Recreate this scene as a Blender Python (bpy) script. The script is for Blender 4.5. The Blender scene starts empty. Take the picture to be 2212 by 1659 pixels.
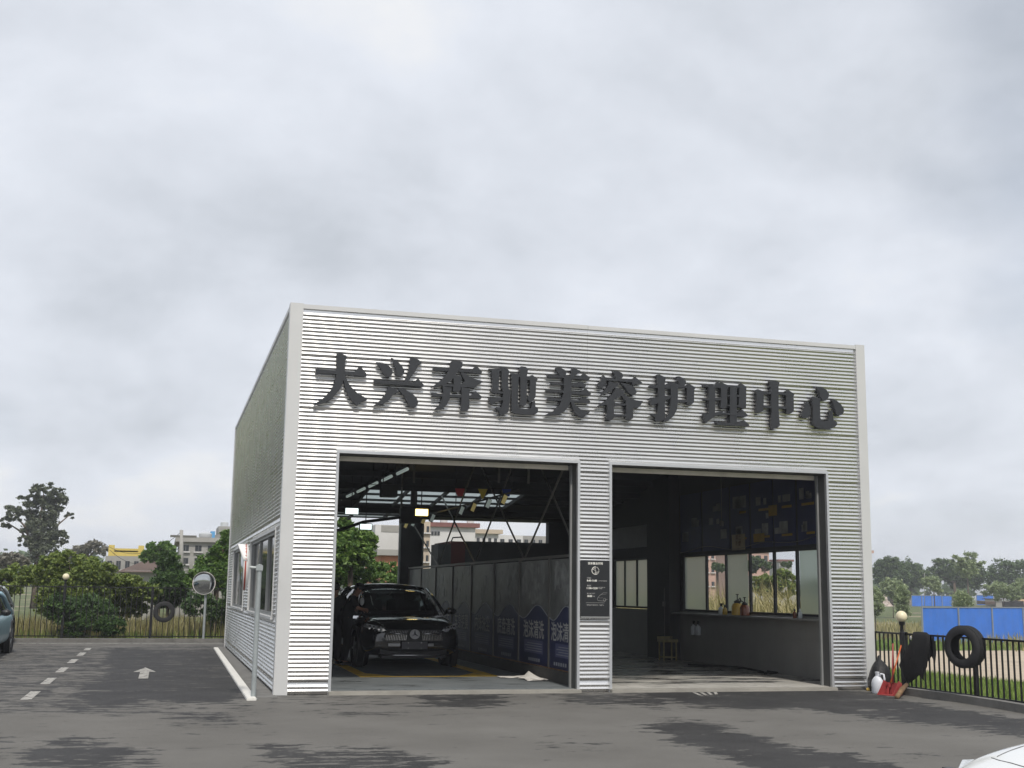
import bpy, bmesh, math, random
import numpy as np
from mathutils import Vector, Matrix, Quaternion
random.seed(7); RNG = np.random.default_rng(7)
S = bpy.context.scene
COL = S.collection
# ------------------------------------------------------------------ camera
# world: the building's front wall is the plane y=0, its left corner is x=0, metres
F_PX, YAW, PITCH, ROLL = 2642.734, .2718, .1684, .0133      # focal length in a 2212 px wide picture
CAM = Vector((-1.779, -19.828, 1.6))
_c = Vector((math.sin(YAW)*math.cos(PITCH), math.cos(YAW)*math.cos(PITCH), math.sin(PITCH)))
_r0 = Vector((math.cos(YAW), -math.sin(YAW), 0)); _u0 = _r0.cross(_c)
_a = _r0*math.cos(ROLL)+_u0*math.sin(ROLL); _b = -_r0*math.sin(ROLL)+_u0*math.cos(ROLL)
cam = bpy.data.cameras.new('camera'); camo = bpy.data.objects.new('camera', cam); COL.objects.link(camo)
cam.sensor_fit = 'HORIZONTAL'; cam.sensor_width = 36.0; cam.lens = 36.0*F_PX/2212.0
cam.clip_start = .1; cam.clip_end = 4000
m3 = Matrix((_a, _b, -_c)).transposed()
camo.matrix_world = Matrix.Translation(CAM) @ m3.to_4x4()
S.camera = camo
# ------------------------------------------------------------------ sun and sky
SUN_TRAVEL = Vector((.06, 1.0, -1.24)).normalized()
sun = bpy.data.lights.new('sun', 'SUN'); sun.energy = 2.7; sun.angle = math.radians(5); sun.color = (1, .95, .87)
suno = bpy.data.objects.new('sun', sun); COL.objects.link(suno)
suno.rotation_euler = SUN_TRAVEL.to_track_quat('-Z', 'Y').to_euler(); suno.location = (-10, -40, 50)
W = bpy.data.worlds.new('World'); S.world = W; W.use_nodes = True
nt = W.node_tree; nt.nodes.clear(); N = nt.nodes.new; LK = nt.links.new
sky = N('ShaderNodeTexSky'); sky.sky_type = 'NISHITA'; sky.sun_disc = False
sky.sun_elevation = math.asin(-SUN_TRAVEL.z); sky.sun_rotation = math.atan2(-SUN_TRAVEL.x, -SUN_TRAVEL.y)
sky.air_density = 1.0; sky.dust_density = 2.0
tc = N('ShaderNodeTexCoord'); sp = N('ShaderNodeSeparateXYZ'); LK(tc.outputs['Generated'], sp.inputs[0])
def mth(op, a, b=None, clamp=False):
    n = N('ShaderNodeMath'); n.operation = op; n.use_clamp = clamp
    for i, v in enumerate((a, b)):
        if v is None: continue
        if isinstance(v, (int, float)): n.inputs[i].default_value = v
        else: LK(v, n.inputs[i])
    return n.outputs[0]
zz = mth('MAXIMUM', sp.outputs['Z'], 0.0); den = mth('ADD', zz, .42)
cx = mth('DIVIDE', sp.outputs['X'], den); cy = mth('DIVIDE', sp.outputs['Y'], den)
cb = N('ShaderNodeCombineXYZ'); LK(cx, cb.inputs[0]); LK(cy, cb.inputs[1])
def cloudnoise(scale, det, rough, dist, off):
    mp = N('ShaderNodeMapping'); mp.inputs['Location'].default_value = off; LK(cb.outputs[0], mp.inputs['Vector'])
    n = N('ShaderNodeTexNoise'); n.inputs['Scale'].default_value = scale; n.inputs['Detail'].default_value = det
    n.inputs['Roughness'].default_value = rough; n.inputs['Distortion'].default_value = dist; LK(mp.outputs[0], n.inputs['Vector'])
    return n.outputs['Fac']
n1 = cloudnoise(1.5, 6, .54, .2, (3.1, 1.7, 0)); n2 = cloudnoise(4.2, 6, .55, .2, (9.3, 4.2, 2)); n3 = cloudnoise(1.6, 4, .45, .2, (5.2, 8.8, 7))
mixn = mth('ADD', mth('MULTIPLY', n1, .70), mth('MULTIPLY', n2, .30))
cr = N('ShaderNodeValToRGB'); e = cr.color_ramp.elements
e[0].position = .37; e[0].color = (.62, .66, .72, 1); e[1].position = .61; e[1].color = (.96, .975, 1.0, 1)
k = e.new(.46); k.color = (.76, .80, .87, 1); k = e.new(.54); k.color = (.86, .90, .975, 1)
LK(mixn, cr.inputs[0])
sc10 = N('ShaderNodeVectorMath'); sc10.operation = 'SCALE'; sc10.inputs['Scale'].default_value = 10.0; LK(cr.outputs[0], sc10.inputs[0])
thin = N('ShaderNodeMapRange'); thin.inputs['From Min'].default_value = .55; thin.inputs['From Max'].default_value = .72
thin.inputs['To Min'].default_value = .95; thin.inputs['To Max'].default_value = .62; LK(n3, thin.inputs['Value'])
mxs = N('ShaderNodeMix'); mxs.data_type = 'RGBA'; LK(thin.outputs[0], mxs.inputs[0]); LK(sky.outputs[0], mxs.inputs[6]); LK(sc10.outputs[0], mxs.inputs[7])
bg = N('ShaderNodeBackground'); bg.inputs['Strength'].default_value = .096; LK(mxs.outputs[2], bg.inputs['Color'])
wo = N('ShaderNodeOutputWorld'); LK(bg.outputs[0], wo.inputs['Surface'])
S.view_settings.view_transform = 'Standard'; S.view_settings.look = 'None'
S.view_settings.exposure = 0.0; S.view_settings.gamma = 1.0; S.view_settings.use_curve_mapping = False
S.cycles.use_denoising = True; S.cycles.max_bounces = 8; S.cycles.transparent_max_bounces = 12
S.cycles.sample_clamp_indirect = 4.0

# ------------------------------------------------------------------ pixel -> world helpers (a pixel gives a direction only)
def ray(u, v): return _c+_a*((u-1106)/F_PX)+_b*((829.5-v)/F_PX)
def onz(u, v, z=.03): d = ray(u, v); return CAM+d*((z-CAM.z)/d.z)
def onx(u, v, x): d = ray(u, v); return CAM+d*((x-CAM.x)/d.x)
def ony(u, v, y): d = ray(u, v); return CAM+d*((y-CAM.y)/d.y)
def proj(p):
    d = Vector(p)-CAM; w = d.dot(_c); return 1106+F_PX*d.dot(_a)/w, 829.5-F_PX*d.dot(_b)/w
def smooth(t): t = min(1, max(0, t)); return t*t*(3-2*t)
def terrain_h(x, y):
    r = math.hypot(x, y)
    return -.14-.95*smooth((x-11.2)/22)+1.5*smooth((r-90)/110)+.05*math.sin(x*.21+1)*math.sin(y*.17)*smooth((x-12)/6)
def onterrain(u, v):
    d = ray(u, v); t = 12.0
    while t < 900:
        p = CAM+d*t
        if p.z < terrain_h(p.x, p.y): return p
        t += .25 if t < 150 else 1.0
    return p

# ------------------------------------------------------------------ materials
MATS = {}
def mat(name, col, rough=.6, metal=0.0, var=.12, vscale=3.0, bump=0.0, bscale=40.0, spec=None, emit=None, estr=0.0, coat=0.0, alpha=None, trans=0.0, coords='Object'):
    if name in MATS: return MATS[name]
    m = bpy.data.materials.new(name); m.use_nodes = True; t = m.node_tree
    b = t.nodes['Principled BSDF']
    b.inputs['Roughness'].default_value = rough; b.inputs['Metallic'].default_value = metal
    if spec is not None: b.inputs['Specular IOR Level'].default_value = spec
    if coat: b.inputs['Coat Weight'].default_value = coat; b.inputs['Coat Roughness'].default_value = .04
    if trans: b.inputs['Transmission Weight'].default_value = trans
    if emit: b.inputs['Emission Color'].default_value = (*emit, 1); b.inputs['Emission Strength'].default_value = estr
    tcn = t.nodes.new('ShaderNodeTexCoord')
    if var > 0:
        n = t.nodes.new('ShaderNodeTexNoise'); n.inputs['Scale'].default_value = vscale; n.inputs['Detail'].default_value = 5; n.inputs['Roughness'].default_value = .6
        t.links.new(tcn.outputs[coords], n.inputs['Vector'])
        r = t.nodes.new('ShaderNodeValToRGB'); r.color_ramp.elements[0].position = .3; r.color_ramp.elements[1].position = .7
        r.color_ramp.elements[0].color = tuple(max(0, c*(1-var)) for c in col)+(1,); r.color_ramp.elements[1].color = tuple(min(1, c*(1+var)) for c in col)+(1,)
        t.links.new(n.outputs['Fac'], r.inputs[0]); t.links.new(r.outputs[0], b.inputs['Base Color'])
        mr = t.nodes.new('ShaderNodeMapRange'); mr.inputs['To Min'].default_value = max(0, rough*.85); mr.inputs['To Max'].default_value = min(1, rough*1.2)
        t.links.new(n.outputs['Fac'], mr.inputs['Value']); t.links.new(mr.outputs[0], b.inputs['Roughness'])
    else: b.inputs['Base Color'].default_value = (*col, 1)
    if bump > 0:
        n = t.nodes.new('ShaderNodeTexNoise'); n.inputs['Scale'].default_value = bscale; n.inputs['Detail'].default_value = 4
        t.links.new(tcn.outputs[coords], n.inputs['Vector'])
        bp = t.nodes.new('ShaderNodeBump'); bp.inputs['Strength'].default_value = bump; bp.inputs['Distance'].default_value = .02
        t.links.new(n.outputs['Fac'], bp.inputs['Height']); t.links.new(bp.outputs[0], b.inputs['Normal'])
    MATS[name] = m; return m
def leafmat(name, c1, c2, trans=.35):
    m = bpy.data.materials.new(name); m.use_nodes = True; t = m.node_tree; t.nodes.clear()
    o = t.nodes.new('ShaderNodeOutputMaterial'); g = t.nodes.new('ShaderNodeNewGeometry')
    r = t.nodes.new('ShaderNodeValToRGB'); r.color_ramp.elements[0].color = (*c1, 1); r.color_ramp.elements[1].color = (*c2, 1)
    t.links.new(g.outputs['Random Per Island'], r.inputs[0])
    d = t.nodes.new('ShaderNodeBsdfPrincipled'); d.inputs['Roughness'].default_value = .5; d.inputs['Specular IOR Level'].default_value = .35
    tr = t.nodes.new('ShaderNodeBsdfTranslucent'); mx = t.nodes.new('ShaderNodeMixShader'); mx.inputs[0].default_value = trans
    t.links.new(r.outputs[0], d.inputs['Base Color']); t.links.new(r.outputs[0], tr.inputs['Color'])
    t.links.new(d.outputs[0], mx.inputs[1]); t.links.new(tr.outputs[0], mx.inputs[2]); t.links.new(mx.outputs[0], o.inputs[0])
    MATS[name] = m; return m
def glassmat(name, tint, refl=.12, opac=0.0, rough=.02, body=(.3, .3, .3)):
    """thin pane: transparent with a mirror part, opac = share of milky body"""
    m = bpy.data.materials.new(name); m.use_nodes = True; t = m.node_tree; t.nodes.clear()
    o = t.nodes.new('ShaderNodeOutputMaterial')
    tr = t.nodes.new('ShaderNodeBsdfTransparent'); tr.inputs[0].default_value = (*tint, 1)
    gl = t.nodes.new('ShaderNodeBsdfGlossy'); gl.inputs['Roughness'].default_value = rough
    fr = t.nodes.new('ShaderNodeFresnel'); fr.inputs[0].default_value = 1.5
    ad = t.nodes.new('ShaderNodeMath'); ad.operation = 'ADD'; ad.inputs[1].default_value = refl-.04; ad.use_clamp = True
    t.links.new(fr.outputs[0], ad.inputs[0])
    base = tr.outputs[0]
    if opac > 0:
        df = t.nodes.new('ShaderNodeBsdfDiffuse'); df.inputs[0].default_value = (*body, 1)
        tl = t.nodes.new('ShaderNodeBsdfTranslucent'); tl.inputs[0].default_value = (*body, 1)
        m2 = t.nodes.new('ShaderNodeMixShader'); m2.inputs[0].default_value = .6; t.links.new(df.outputs[0], m2.inputs[1]); t.links.new(tl.outputs[0], m2.inputs[2])
        m1 = t.nodes.new('ShaderNodeMixShader'); m1.inputs[0].default_value = opac
        t.links.new(tr.outputs[0], m1.inputs[1]); t.links.new(m2.outputs[0], m1.inputs[2]); base = m1.outputs[0]
    mx = t.nodes.new('ShaderNodeMixShader'); t.links.new(ad.outputs[0], mx.inputs[0]); t.links.new(base, mx.inputs[1]); t.links.new(gl.outputs[0], mx.inputs[2])
    t.links.new(mx.outputs[0], o.inputs[0]); MATS[name] = m; return m

# ------------------------------------------------------------------ mesh helpers
class MB:
    def __init__(s): s.v = []; s.f = []
    def add(s, vs, fs):
        o = len(s.v); s.v += [tuple(p) for p in vs]; s.f += [tuple(i+o for i in f) for f in fs]; return s
    def box(s, x0, y0, z0, x1, y1, z1, M=None):
        x0, x1 = min(x0, x1), max(x0, x1); y0, y1 = min(y0, y1), max(y0, y1); z0, z1 = min(z0, z1), max(z0, z1)
        vs = [(x0,y0,z0),(x1,y0,z0),(x1,y1,z0),(x0,y1,z0),(x0,y0,z1),(x1,y0,z1),(x1,y1,z1),(x0,y1,z1)]
        if M is not None: vs = [M @ Vector(p) for p in vs]
        return s.add(vs, [(3,2,1,0),(4,5,6,7),(0,1,5,4),(1,2,6,5),(2,3,7,6),(3,0,4,7)])
    def tube(s, pts, r, n=8, caps=True):
        pts = [Vector(p) for p in pts]; rs = r if isinstance(r, (list, tuple)) else [r]*len(pts); o = len(s.v); prev = None
        for i, p in enumerate(pts):
            d = (pts[min(i+1, len(pts)-1)]-pts[max(i-1, 0)]).normalized()
            if prev is None: a = d.orthogonal().normalized()
            else: a = (prev-d*prev.dot(d)).normalized()
            prev = a; b = d.cross(a)
            for k in range(n):
                t = 2*math.pi*k/n; s.v.append(tuple(p+(a*math.cos(t)+b*math.sin(t))*rs[i]))
        for i in range(len(pts)-1):
            for k in range(n):
                q = o+i*n; s.f.append((q+k, q+(k+1)%n, q+n+(k+1)%n, q+n+k))
        if caps:
            s.f.append(tuple(o+k for k in reversed(range(n)))); q = o+(len(pts)-1)*n; s.f.append(tuple(q+k for k in range(n)))
        return s
    def lathe(s, prof, n=24, M=None, close=False):
        """prof: (r, h) pairs, axis z"""
        o = len(s.v)
        for r, h in prof:
            for k in range(n):
                t = 2*math.pi*k/n; p = Vector((r*math.cos(t), r*math.sin(t), h)); s.v.append(tuple(M @ p if M is not None else p))
        m = len(prof)
        for i in range(m if close else m-1):
            for k in range(n):
                a, b = o+i*n, o+((i+1)%m)*n; s.f.append((a+k, a+(k+1)%n, b+(k+1)%n, b+k))
        if not close:
            if prof[0][0] > 1e-6: s.f.append(tuple(o+k for k in reversed(range(n))))
            if prof[-1][0] > 1e-6: s.f.append(tuple(o+(m-1)*n+k for k in range(n)))
        return s
    def prism(s, poly, fn, d0, d1):
        """poly: 2-D outline, fn(a,b,depth)->xyz"""
        n = len(poly); vs = [fn(a, b, d0) for a, b in poly]+[fn(a, b, d1) for a, b in poly]
        fs = [tuple(range(n)), tuple(range(2*n-1, n-1, -1))]+[(i, i+n, (i+1)%n+n, (i+1)%n) for i in range(n)]
        return s.add(vs, fs)
    def sphere(s, c, r, n=12, m=8):
        rx, ry, rz = r if isinstance(r, (tuple, list)) else (r, r, r); M = Matrix.Translation(c) @ Matrix.Diagonal((rx, ry, rz, 1))
        return s.lathe([(math.sin(math.pi*i/m), -math.cos(math.pi*i/m)) for i in range(m+1)], n, M)
    def build(s, name, m, parent=None, smooth=False, world=False, fixn=True, kind=None, bevel=0.0):
        me = bpy.data.meshes.new(name); vs = s.v
        if parent is not None and world:
            L = parent.matrix_basis.inverted() if parent.parent is None else (parent.parent.matrix_basis @ parent.matrix_basis).inverted()
            vs = [tuple(L @ Vector(p)) for p in vs]
        off = None
        if parent is None:
            xs = [p[0] for p in vs]; ys = [p[1] for p in vs]; zs = [p[2] for p in vs]
            off = ((min(xs)+max(xs))/2, (min(ys)+max(ys))/2, min(zs)); vs = [(p[0]-off[0], p[1]-off[1], p[2]-off[2]) for p in vs]
        me.from_pydata(vs, [], s.f); me.materials.append(MATS[m] if isinstance(m, str) else m)
        if fixn:
            bm = bmesh.new(); bm.from_mesh(me); bmesh.ops.recalc_face_normals(bm, faces=bm.faces[:])
            if bevel > 0: bmesh.ops.bevel(bm, geom=bm.edges[:], offset=bevel, segments=2, affect='EDGES', clamp_overlap=True)
            bm.to_mesh(me); bm.free()
        if smooth:
            me.polygons.foreach_set('use_smooth', [True]*len(me.polygons))
            if smooth != 'all': me.set_sharp_from_angle(angle=math.radians(40))
        o = bpy.data.objects.new(name, me); COL.objects.link(o)
        if off: o.location = off
        if parent is not None: o.parent = parent
        if kind: o['kind'] = kind
        return o
def tag(o, label, cat, group=None):
    o['label'] = label; o['category'] = cat
    if group: o['group'] = group
    return o
def thing(name, label, cat, loc=(0, 0, 0), rz=0.0, group=None):
    o = bpy.data.objects.new(name, None); COL.objects.link(o); o.location = loc; o.rotation_euler = (0, 0, rz)
    o.empty_display_size = .1; bpy.context.view_layer.update()
    return tag(o, label, cat, group)
def copy_tree(o, parent=None, loc=None, rz=None, label=None):
    c = o.copy(); COL.objects.link(c); c.parent = parent
    if loc is not None: c.location = loc
    if rz is not None: c.rotation_euler = (c.rotation_euler.x, c.rotation_euler.y, rz)
    if label: c['label'] = label
    for ch in o.children: copy_tree(ch, c)
    return c
def struct(o): o['kind'] = 'structure'; return o
def textmesh(name, body, m, size, parent, matrix, bold=.0, squeeze=1.0, align='CENTER', thick=.0006):
    cu = bpy.data.curves.new(name, 'FONT'); cu.body = body; cu.size = size; cu.align_x = align; cu.align_y = 'CENTER'; cu.offset = bold; cu.extrude = thick; cu.resolution_u = 3
    tmp = bpy.data.objects.new(name, cu); COL.objects.link(tmp); bpy.context.view_layer.update()
    dg = bpy.context.evaluated_depsgraph_get(); me = bpy.data.meshes.new_from_object(tmp.evaluated_get(dg)); bpy.data.objects.remove(tmp); bpy.data.curves.remove(cu)
    me.transform(matrix @ Matrix.Diagonal((squeeze, 1, 1, 1))); me.materials.clear(); me.materials.append(MATS[m])
    o = bpy.data.objects.new(name, me); COL.objects.link(o); o.parent = parent; return o
def diffpane(name, tint, body, share):
    """milky thin pane: blurs what lies behind it"""
    m = bpy.data.materials.new(name); m.use_nodes = True; t = m.node_tree; t.nodes.clear(); o = t.nodes.new('ShaderNodeOutputMaterial')
    rf = t.nodes.new('ShaderNodeBsdfRefraction'); rf.inputs['Color'].default_value = (*tint, 1); rf.inputs['Roughness'].default_value = .32; rf.inputs['IOR'].default_value = 1.01
    tl = t.nodes.new('ShaderNodeBsdfTranslucent'); tl.inputs[0].default_value = (*body, 1); mx = t.nodes.new('ShaderNodeMixShader'); mx.inputs[0].default_value = share
    t.links.new(rf.outputs[0], mx.inputs[1]); t.links.new(tl.outputs[0], mx.inputs[2]); t.links.new(mx.outputs[0], o.inputs[0]); MATS[name] = m
# ------------------------------------------------------------------ palette
mat('cladding', (.80, .795, .785), .27, .95, .03, 1.3)
mat('trim', (.60, .60, .59), .45, .1, .04, 1.0)
mat('alu', (.55, .56, .57), .4, .5, .05, 2)
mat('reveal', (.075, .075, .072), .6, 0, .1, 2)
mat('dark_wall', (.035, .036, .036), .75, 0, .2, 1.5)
mat('dark_steel', (.03, .031, .032), .6, .2, .2, 2)
mat('tile_wall', (.27, .265, .25), .45, 0, .08, 2)
mat('beige_bar', (.72, .67, .57), .55, 0, .12, 3)
mat('shutter', (.08, .08, .075), .55, .3, .1, 5)
mat('sign_char', (.020, .022, .026), .5, 0, .06, 2)
mat('rod', (.16, .155, .14), .5, .4, .1, 4)
mat('roof_deck', (.045, .047, .05), .7, .2, .15, 1)
diffpane('skylight', (.86, .92, .92), (.7, .75, .75), .35)
glassmat('clear_glass', (.9, .93, .92), .08)
diffpane('frosted', (.62, .66, .62), (.6, .62, .58), .30)
glassmat('side_glass', (.10, .12, .13), .10, .5, .08, (.10, .115, .125))
mat('frame_dark', (.03, .031, .033), .45, .3, .1, 4)
mat('frame_grey', (.26, .265, .26), .5, .2, .06, 4)
mat('concrete', (.30, .285, .25), .85, 0, .18, 2.5, .3, 30)
mat('kerb_dark', (.16, .155, .145), .9, 0, .25, 3, .4, 30)
mat('white_paint', (.74, .72, .67), .6, 0, .08, 4)
mat('black_iron', (.012, .012, .013), .45, .2, .15, 8)
mat('rubber', (.016, .016, .017), .72, 0, .25, 6, .3, 60)
mat('globe', (.78, .70, .48), .35, 0, .06, 5)
mat('galv', (.36, .39, .39), .45, .3, .12, 5)
mat('mirror_face', (.5, .52, .52), .05, 1.0, 0)
mat('mirror_shell', (.78, .77, .74), .4, 0, .05, 6)
mat('mirror_red', (.35, .06, .04), .5, 0, .15, 6)
mat('plinth', (.05, .049, .046), .8, 0, .3, 3)
mat('poster_grey', (.145, .15, .145), .35, 0, .45, 2.2)
mat('poster_blue', (.017, .024, .085), .4, 0, .15, 3)
mat('wall_blue', (.014, .020, .085), .5, 0, .2, 3)
glassmat('car_window', (.42, .46, .45), .10)
mat('seat', (.02, .02, .021), .7, 0, .1, 8)
mat('poster_box', (.09, .10, .2), .4, 0, .1, 6)
mat('poster_white', (.50, .50, .49), .5, 0, .08, 6)
mat('poster_pale', (.25, .255, .25), .45, 0, .5, 5)
mat('poster_line', (.35, .37, .42), .5, 0, .1, 6)
mat('yellow_paint', (.68, .44, .05), .6, 0, .35, 5)
mat('yellow_card', (.34, .22, .02), .6, 0, .2, 6)
mat('notice_black', (.012, .013, .015), .3, 0, .2, 6)
mat('notice_white', (.75, .74, .68), .6, 0, .05, 6)
mat('notice_grey', (.28, .28, .27), .6, 0, .05, 6)
mat('paper', (.72, .69, .64), .75, 0, .04, 4)
mat('lamp_body', (.03, .03, .032), .5, .2, .1, 6)
mat('lamp_white', (.9, .95, .95), .4, 0, 0, emit=(.85, 1.0, .97), estr=1.6)
mat('lamp_warm', (.95, .8, .45), .4, 0, 0, emit=(1.0, .74, .22), estr=5.5)
mat('lens_white', (.6, .66, .62), .3, 0, .1, 9, emit=(.8, .95, .9), estr=.12)
mat('lens_warm', (.6, .52, .22), .3, 0, .1, 9, emit=(1, .8, .3), estr=.12)
mat('tube_lamp', (.75, .8, .78), .3, 0, .05, 6, emit=(.8, .95, .9), estr=.22)
mat('pennant_red', (.42, .03, .04), .7, 0, .1, 6)
mat('pennant_yellow', (.55, .42, .04), .7, 0, .1, 6)
mat('pennant_blue', (.02, .05, .28), .7, 0, .1, 6)
mat('cable', (.012, .012, .012), .6, 0, 0)
mat('red_box', (.10, .022, .018), .6, 0, .2, 2)
mat('grey_box', (.07, .072, .072), .6, 0, .2, 2)
mat('car_black', (.004, .004, .005), .12, 0, 0, coat=1.0)
mat('car_white', (.80, .81, .80), .25, 0, .01, 2, coat=.7)
mat('car_blue', (.26, .40, .47), .35, 0, .02, 2, coat=.3)
mat('car_silver', (.40, .44, .45), .35, .2, .02, 2, coat=.3)
mat('car_glass', (.006, .007, .008), .04, 0, 0, spec=.6)
mat('car_trim', (.008, .008, .009), .4, 0, .1, 8)
mat('chrome', (.75, .75, .76), .15, 1.0, 0)
mat('lamp_glass', (.65, .67, .68), .08, .3, .35, 30)
mat('plate_grey', (.10, .10, .11), .5, 0, .1, 8)
mat('seam', (.10, .10, .10), .6, 0, 0)
mat('rim', (.30, .30, .31), .3, .7, .05, 6)
mat('skin', (.33, .17, .11), .55, 0, .08, 8)
mat('hair', (.012, .010, .009), .5, 0, .1, 20)
mat('cloth_black', (.012, .012, .013), .85, 0, .2, 9, .2, 60)
mat('cloth_grey', (.032, .030, .031), .85, 0, .2, 9, .2, 60)
mat('cloth_white', (.6, .62, .62), .8, 0, .08, 9)
mat('mat_black', (.010, .010, .011), .95, 0, .25, 7, .5, 80)
mat('bag_black', (.006, .006, .007), .6, 0, .3, 9, .6, 25)
mat('jug_white', (.72, .74, .78), .4, 0, .05, 6)
mat('dustpan_red', (.33, .05, .05), .45, 0, .12, 6)
mat('handle_orange', (.60, .13, .035), .45, 0, .12, 9)
mat('wood', (.20, .12, .06), .8, 0, .3, 8)
mat('bottle_white', (.62, .66, .68), .35, 0, .05, 6)
mat('bottle_yellow', (.55, .36, .06), .3, 0, .1, 6)
mat('bottle_brown', (.18, .06, .03), .25, 0, .1, 6)
mat('nozzle', (.012, .012, .012), .5, 0, 0)
mat('chair_yellow', (.30, .26, .12), .6, 0, .2, 8)
mat('board_pale', (.20, .20, .185), .6, 0, .15, 3)
mat('card_tan', (.42, .36, .24), .7, 0, .15, 6)
mat('blue_steel', (.04, .19, .70), .5, .1, .1, .9)
mat('blue_post', (.30, .33, .34), .5, .3, .1, 3)
mat('render_white', (.62, .61, .60), .9, 0, .10, .35)
mat('render_grey', (.33, .32, .30), .9, 0, .25, .5)
mat('render_tan', (.50, .42, .33), .9, 0, .12, .4)
mat('render_pink', (.50, .33, .27), .9, 0, .08, .5)
mat('render_yellow', (.62, .48, .13), .85, 0, .1, .5)
mat('brick_far', (.42, .18, .11), .9, 0, .25, 1.0)
mat('roof_brown', (.11, .075, .06), .9, 0, .25, .7)
mat('roof_red', (.20, .09, .08), .8, 0, .15, 1)
mat('far_glass', (.035, .04, .045), .15, 0, .1, 1)
mat('tank_white', (.6, .62, .63), .35, .3, .05, 2)
mat('blue_sheet', (.10, .33, .62), .5, 0, .1, 1)
mat('pole_concrete', (.34, .33, .31), .85, 0, .15, 3)
mat('rubble', (.45, .38, .33), .95, 0, .35, 2.5)
mat('sand', (.42, .29, .17), .95, 0, .15, 2)
mat('dirt', (.46, .38, .28), .95, 0, .16, .6, .3, 8)
mat('bark', (.12, .09, .065), .9, 0, .25, 6)
leafmat('leaf_bright', (.085, .14, .03), (.30, .36, .085))
leafmat('leaf_mid', (0.054, 0.132, 0.028), (0.186, 0.295, 0.062))
leafmat('leaf_dark', (0.034, 0.078, 0.025), (0.109, 0.186, 0.050))
leafmat('leaf_gloss', (0.054, 0.132, 0.028), (0.264, 0.388, 0.101))
leafmat('leaf_euca', (.075, .095, .06), (.17, .19, .12), .2)
leafmat('leaf_grey', (0.171, 0.163, 0.132), (0.310, 0.295, 0.232), .25)
leafmat('leaf_far', (0.054, 0.093, 0.034), (0.139, 0.202, 0.070), .25)
leafmat('leaf_pale', (0.186, 0.248, 0.124), (0.372, 0.434, 0.217), .3)
leafmat('grass', (0.093, 0.171, 0.031), (0.310, 0.403, 0.093), .3)
leafmat('grass_dry', (.20, .19, .06), (.46, .40, .20), .3)
leafmat('plume', (.42, .34, .22), (.62, .54, .38), .4)
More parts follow.
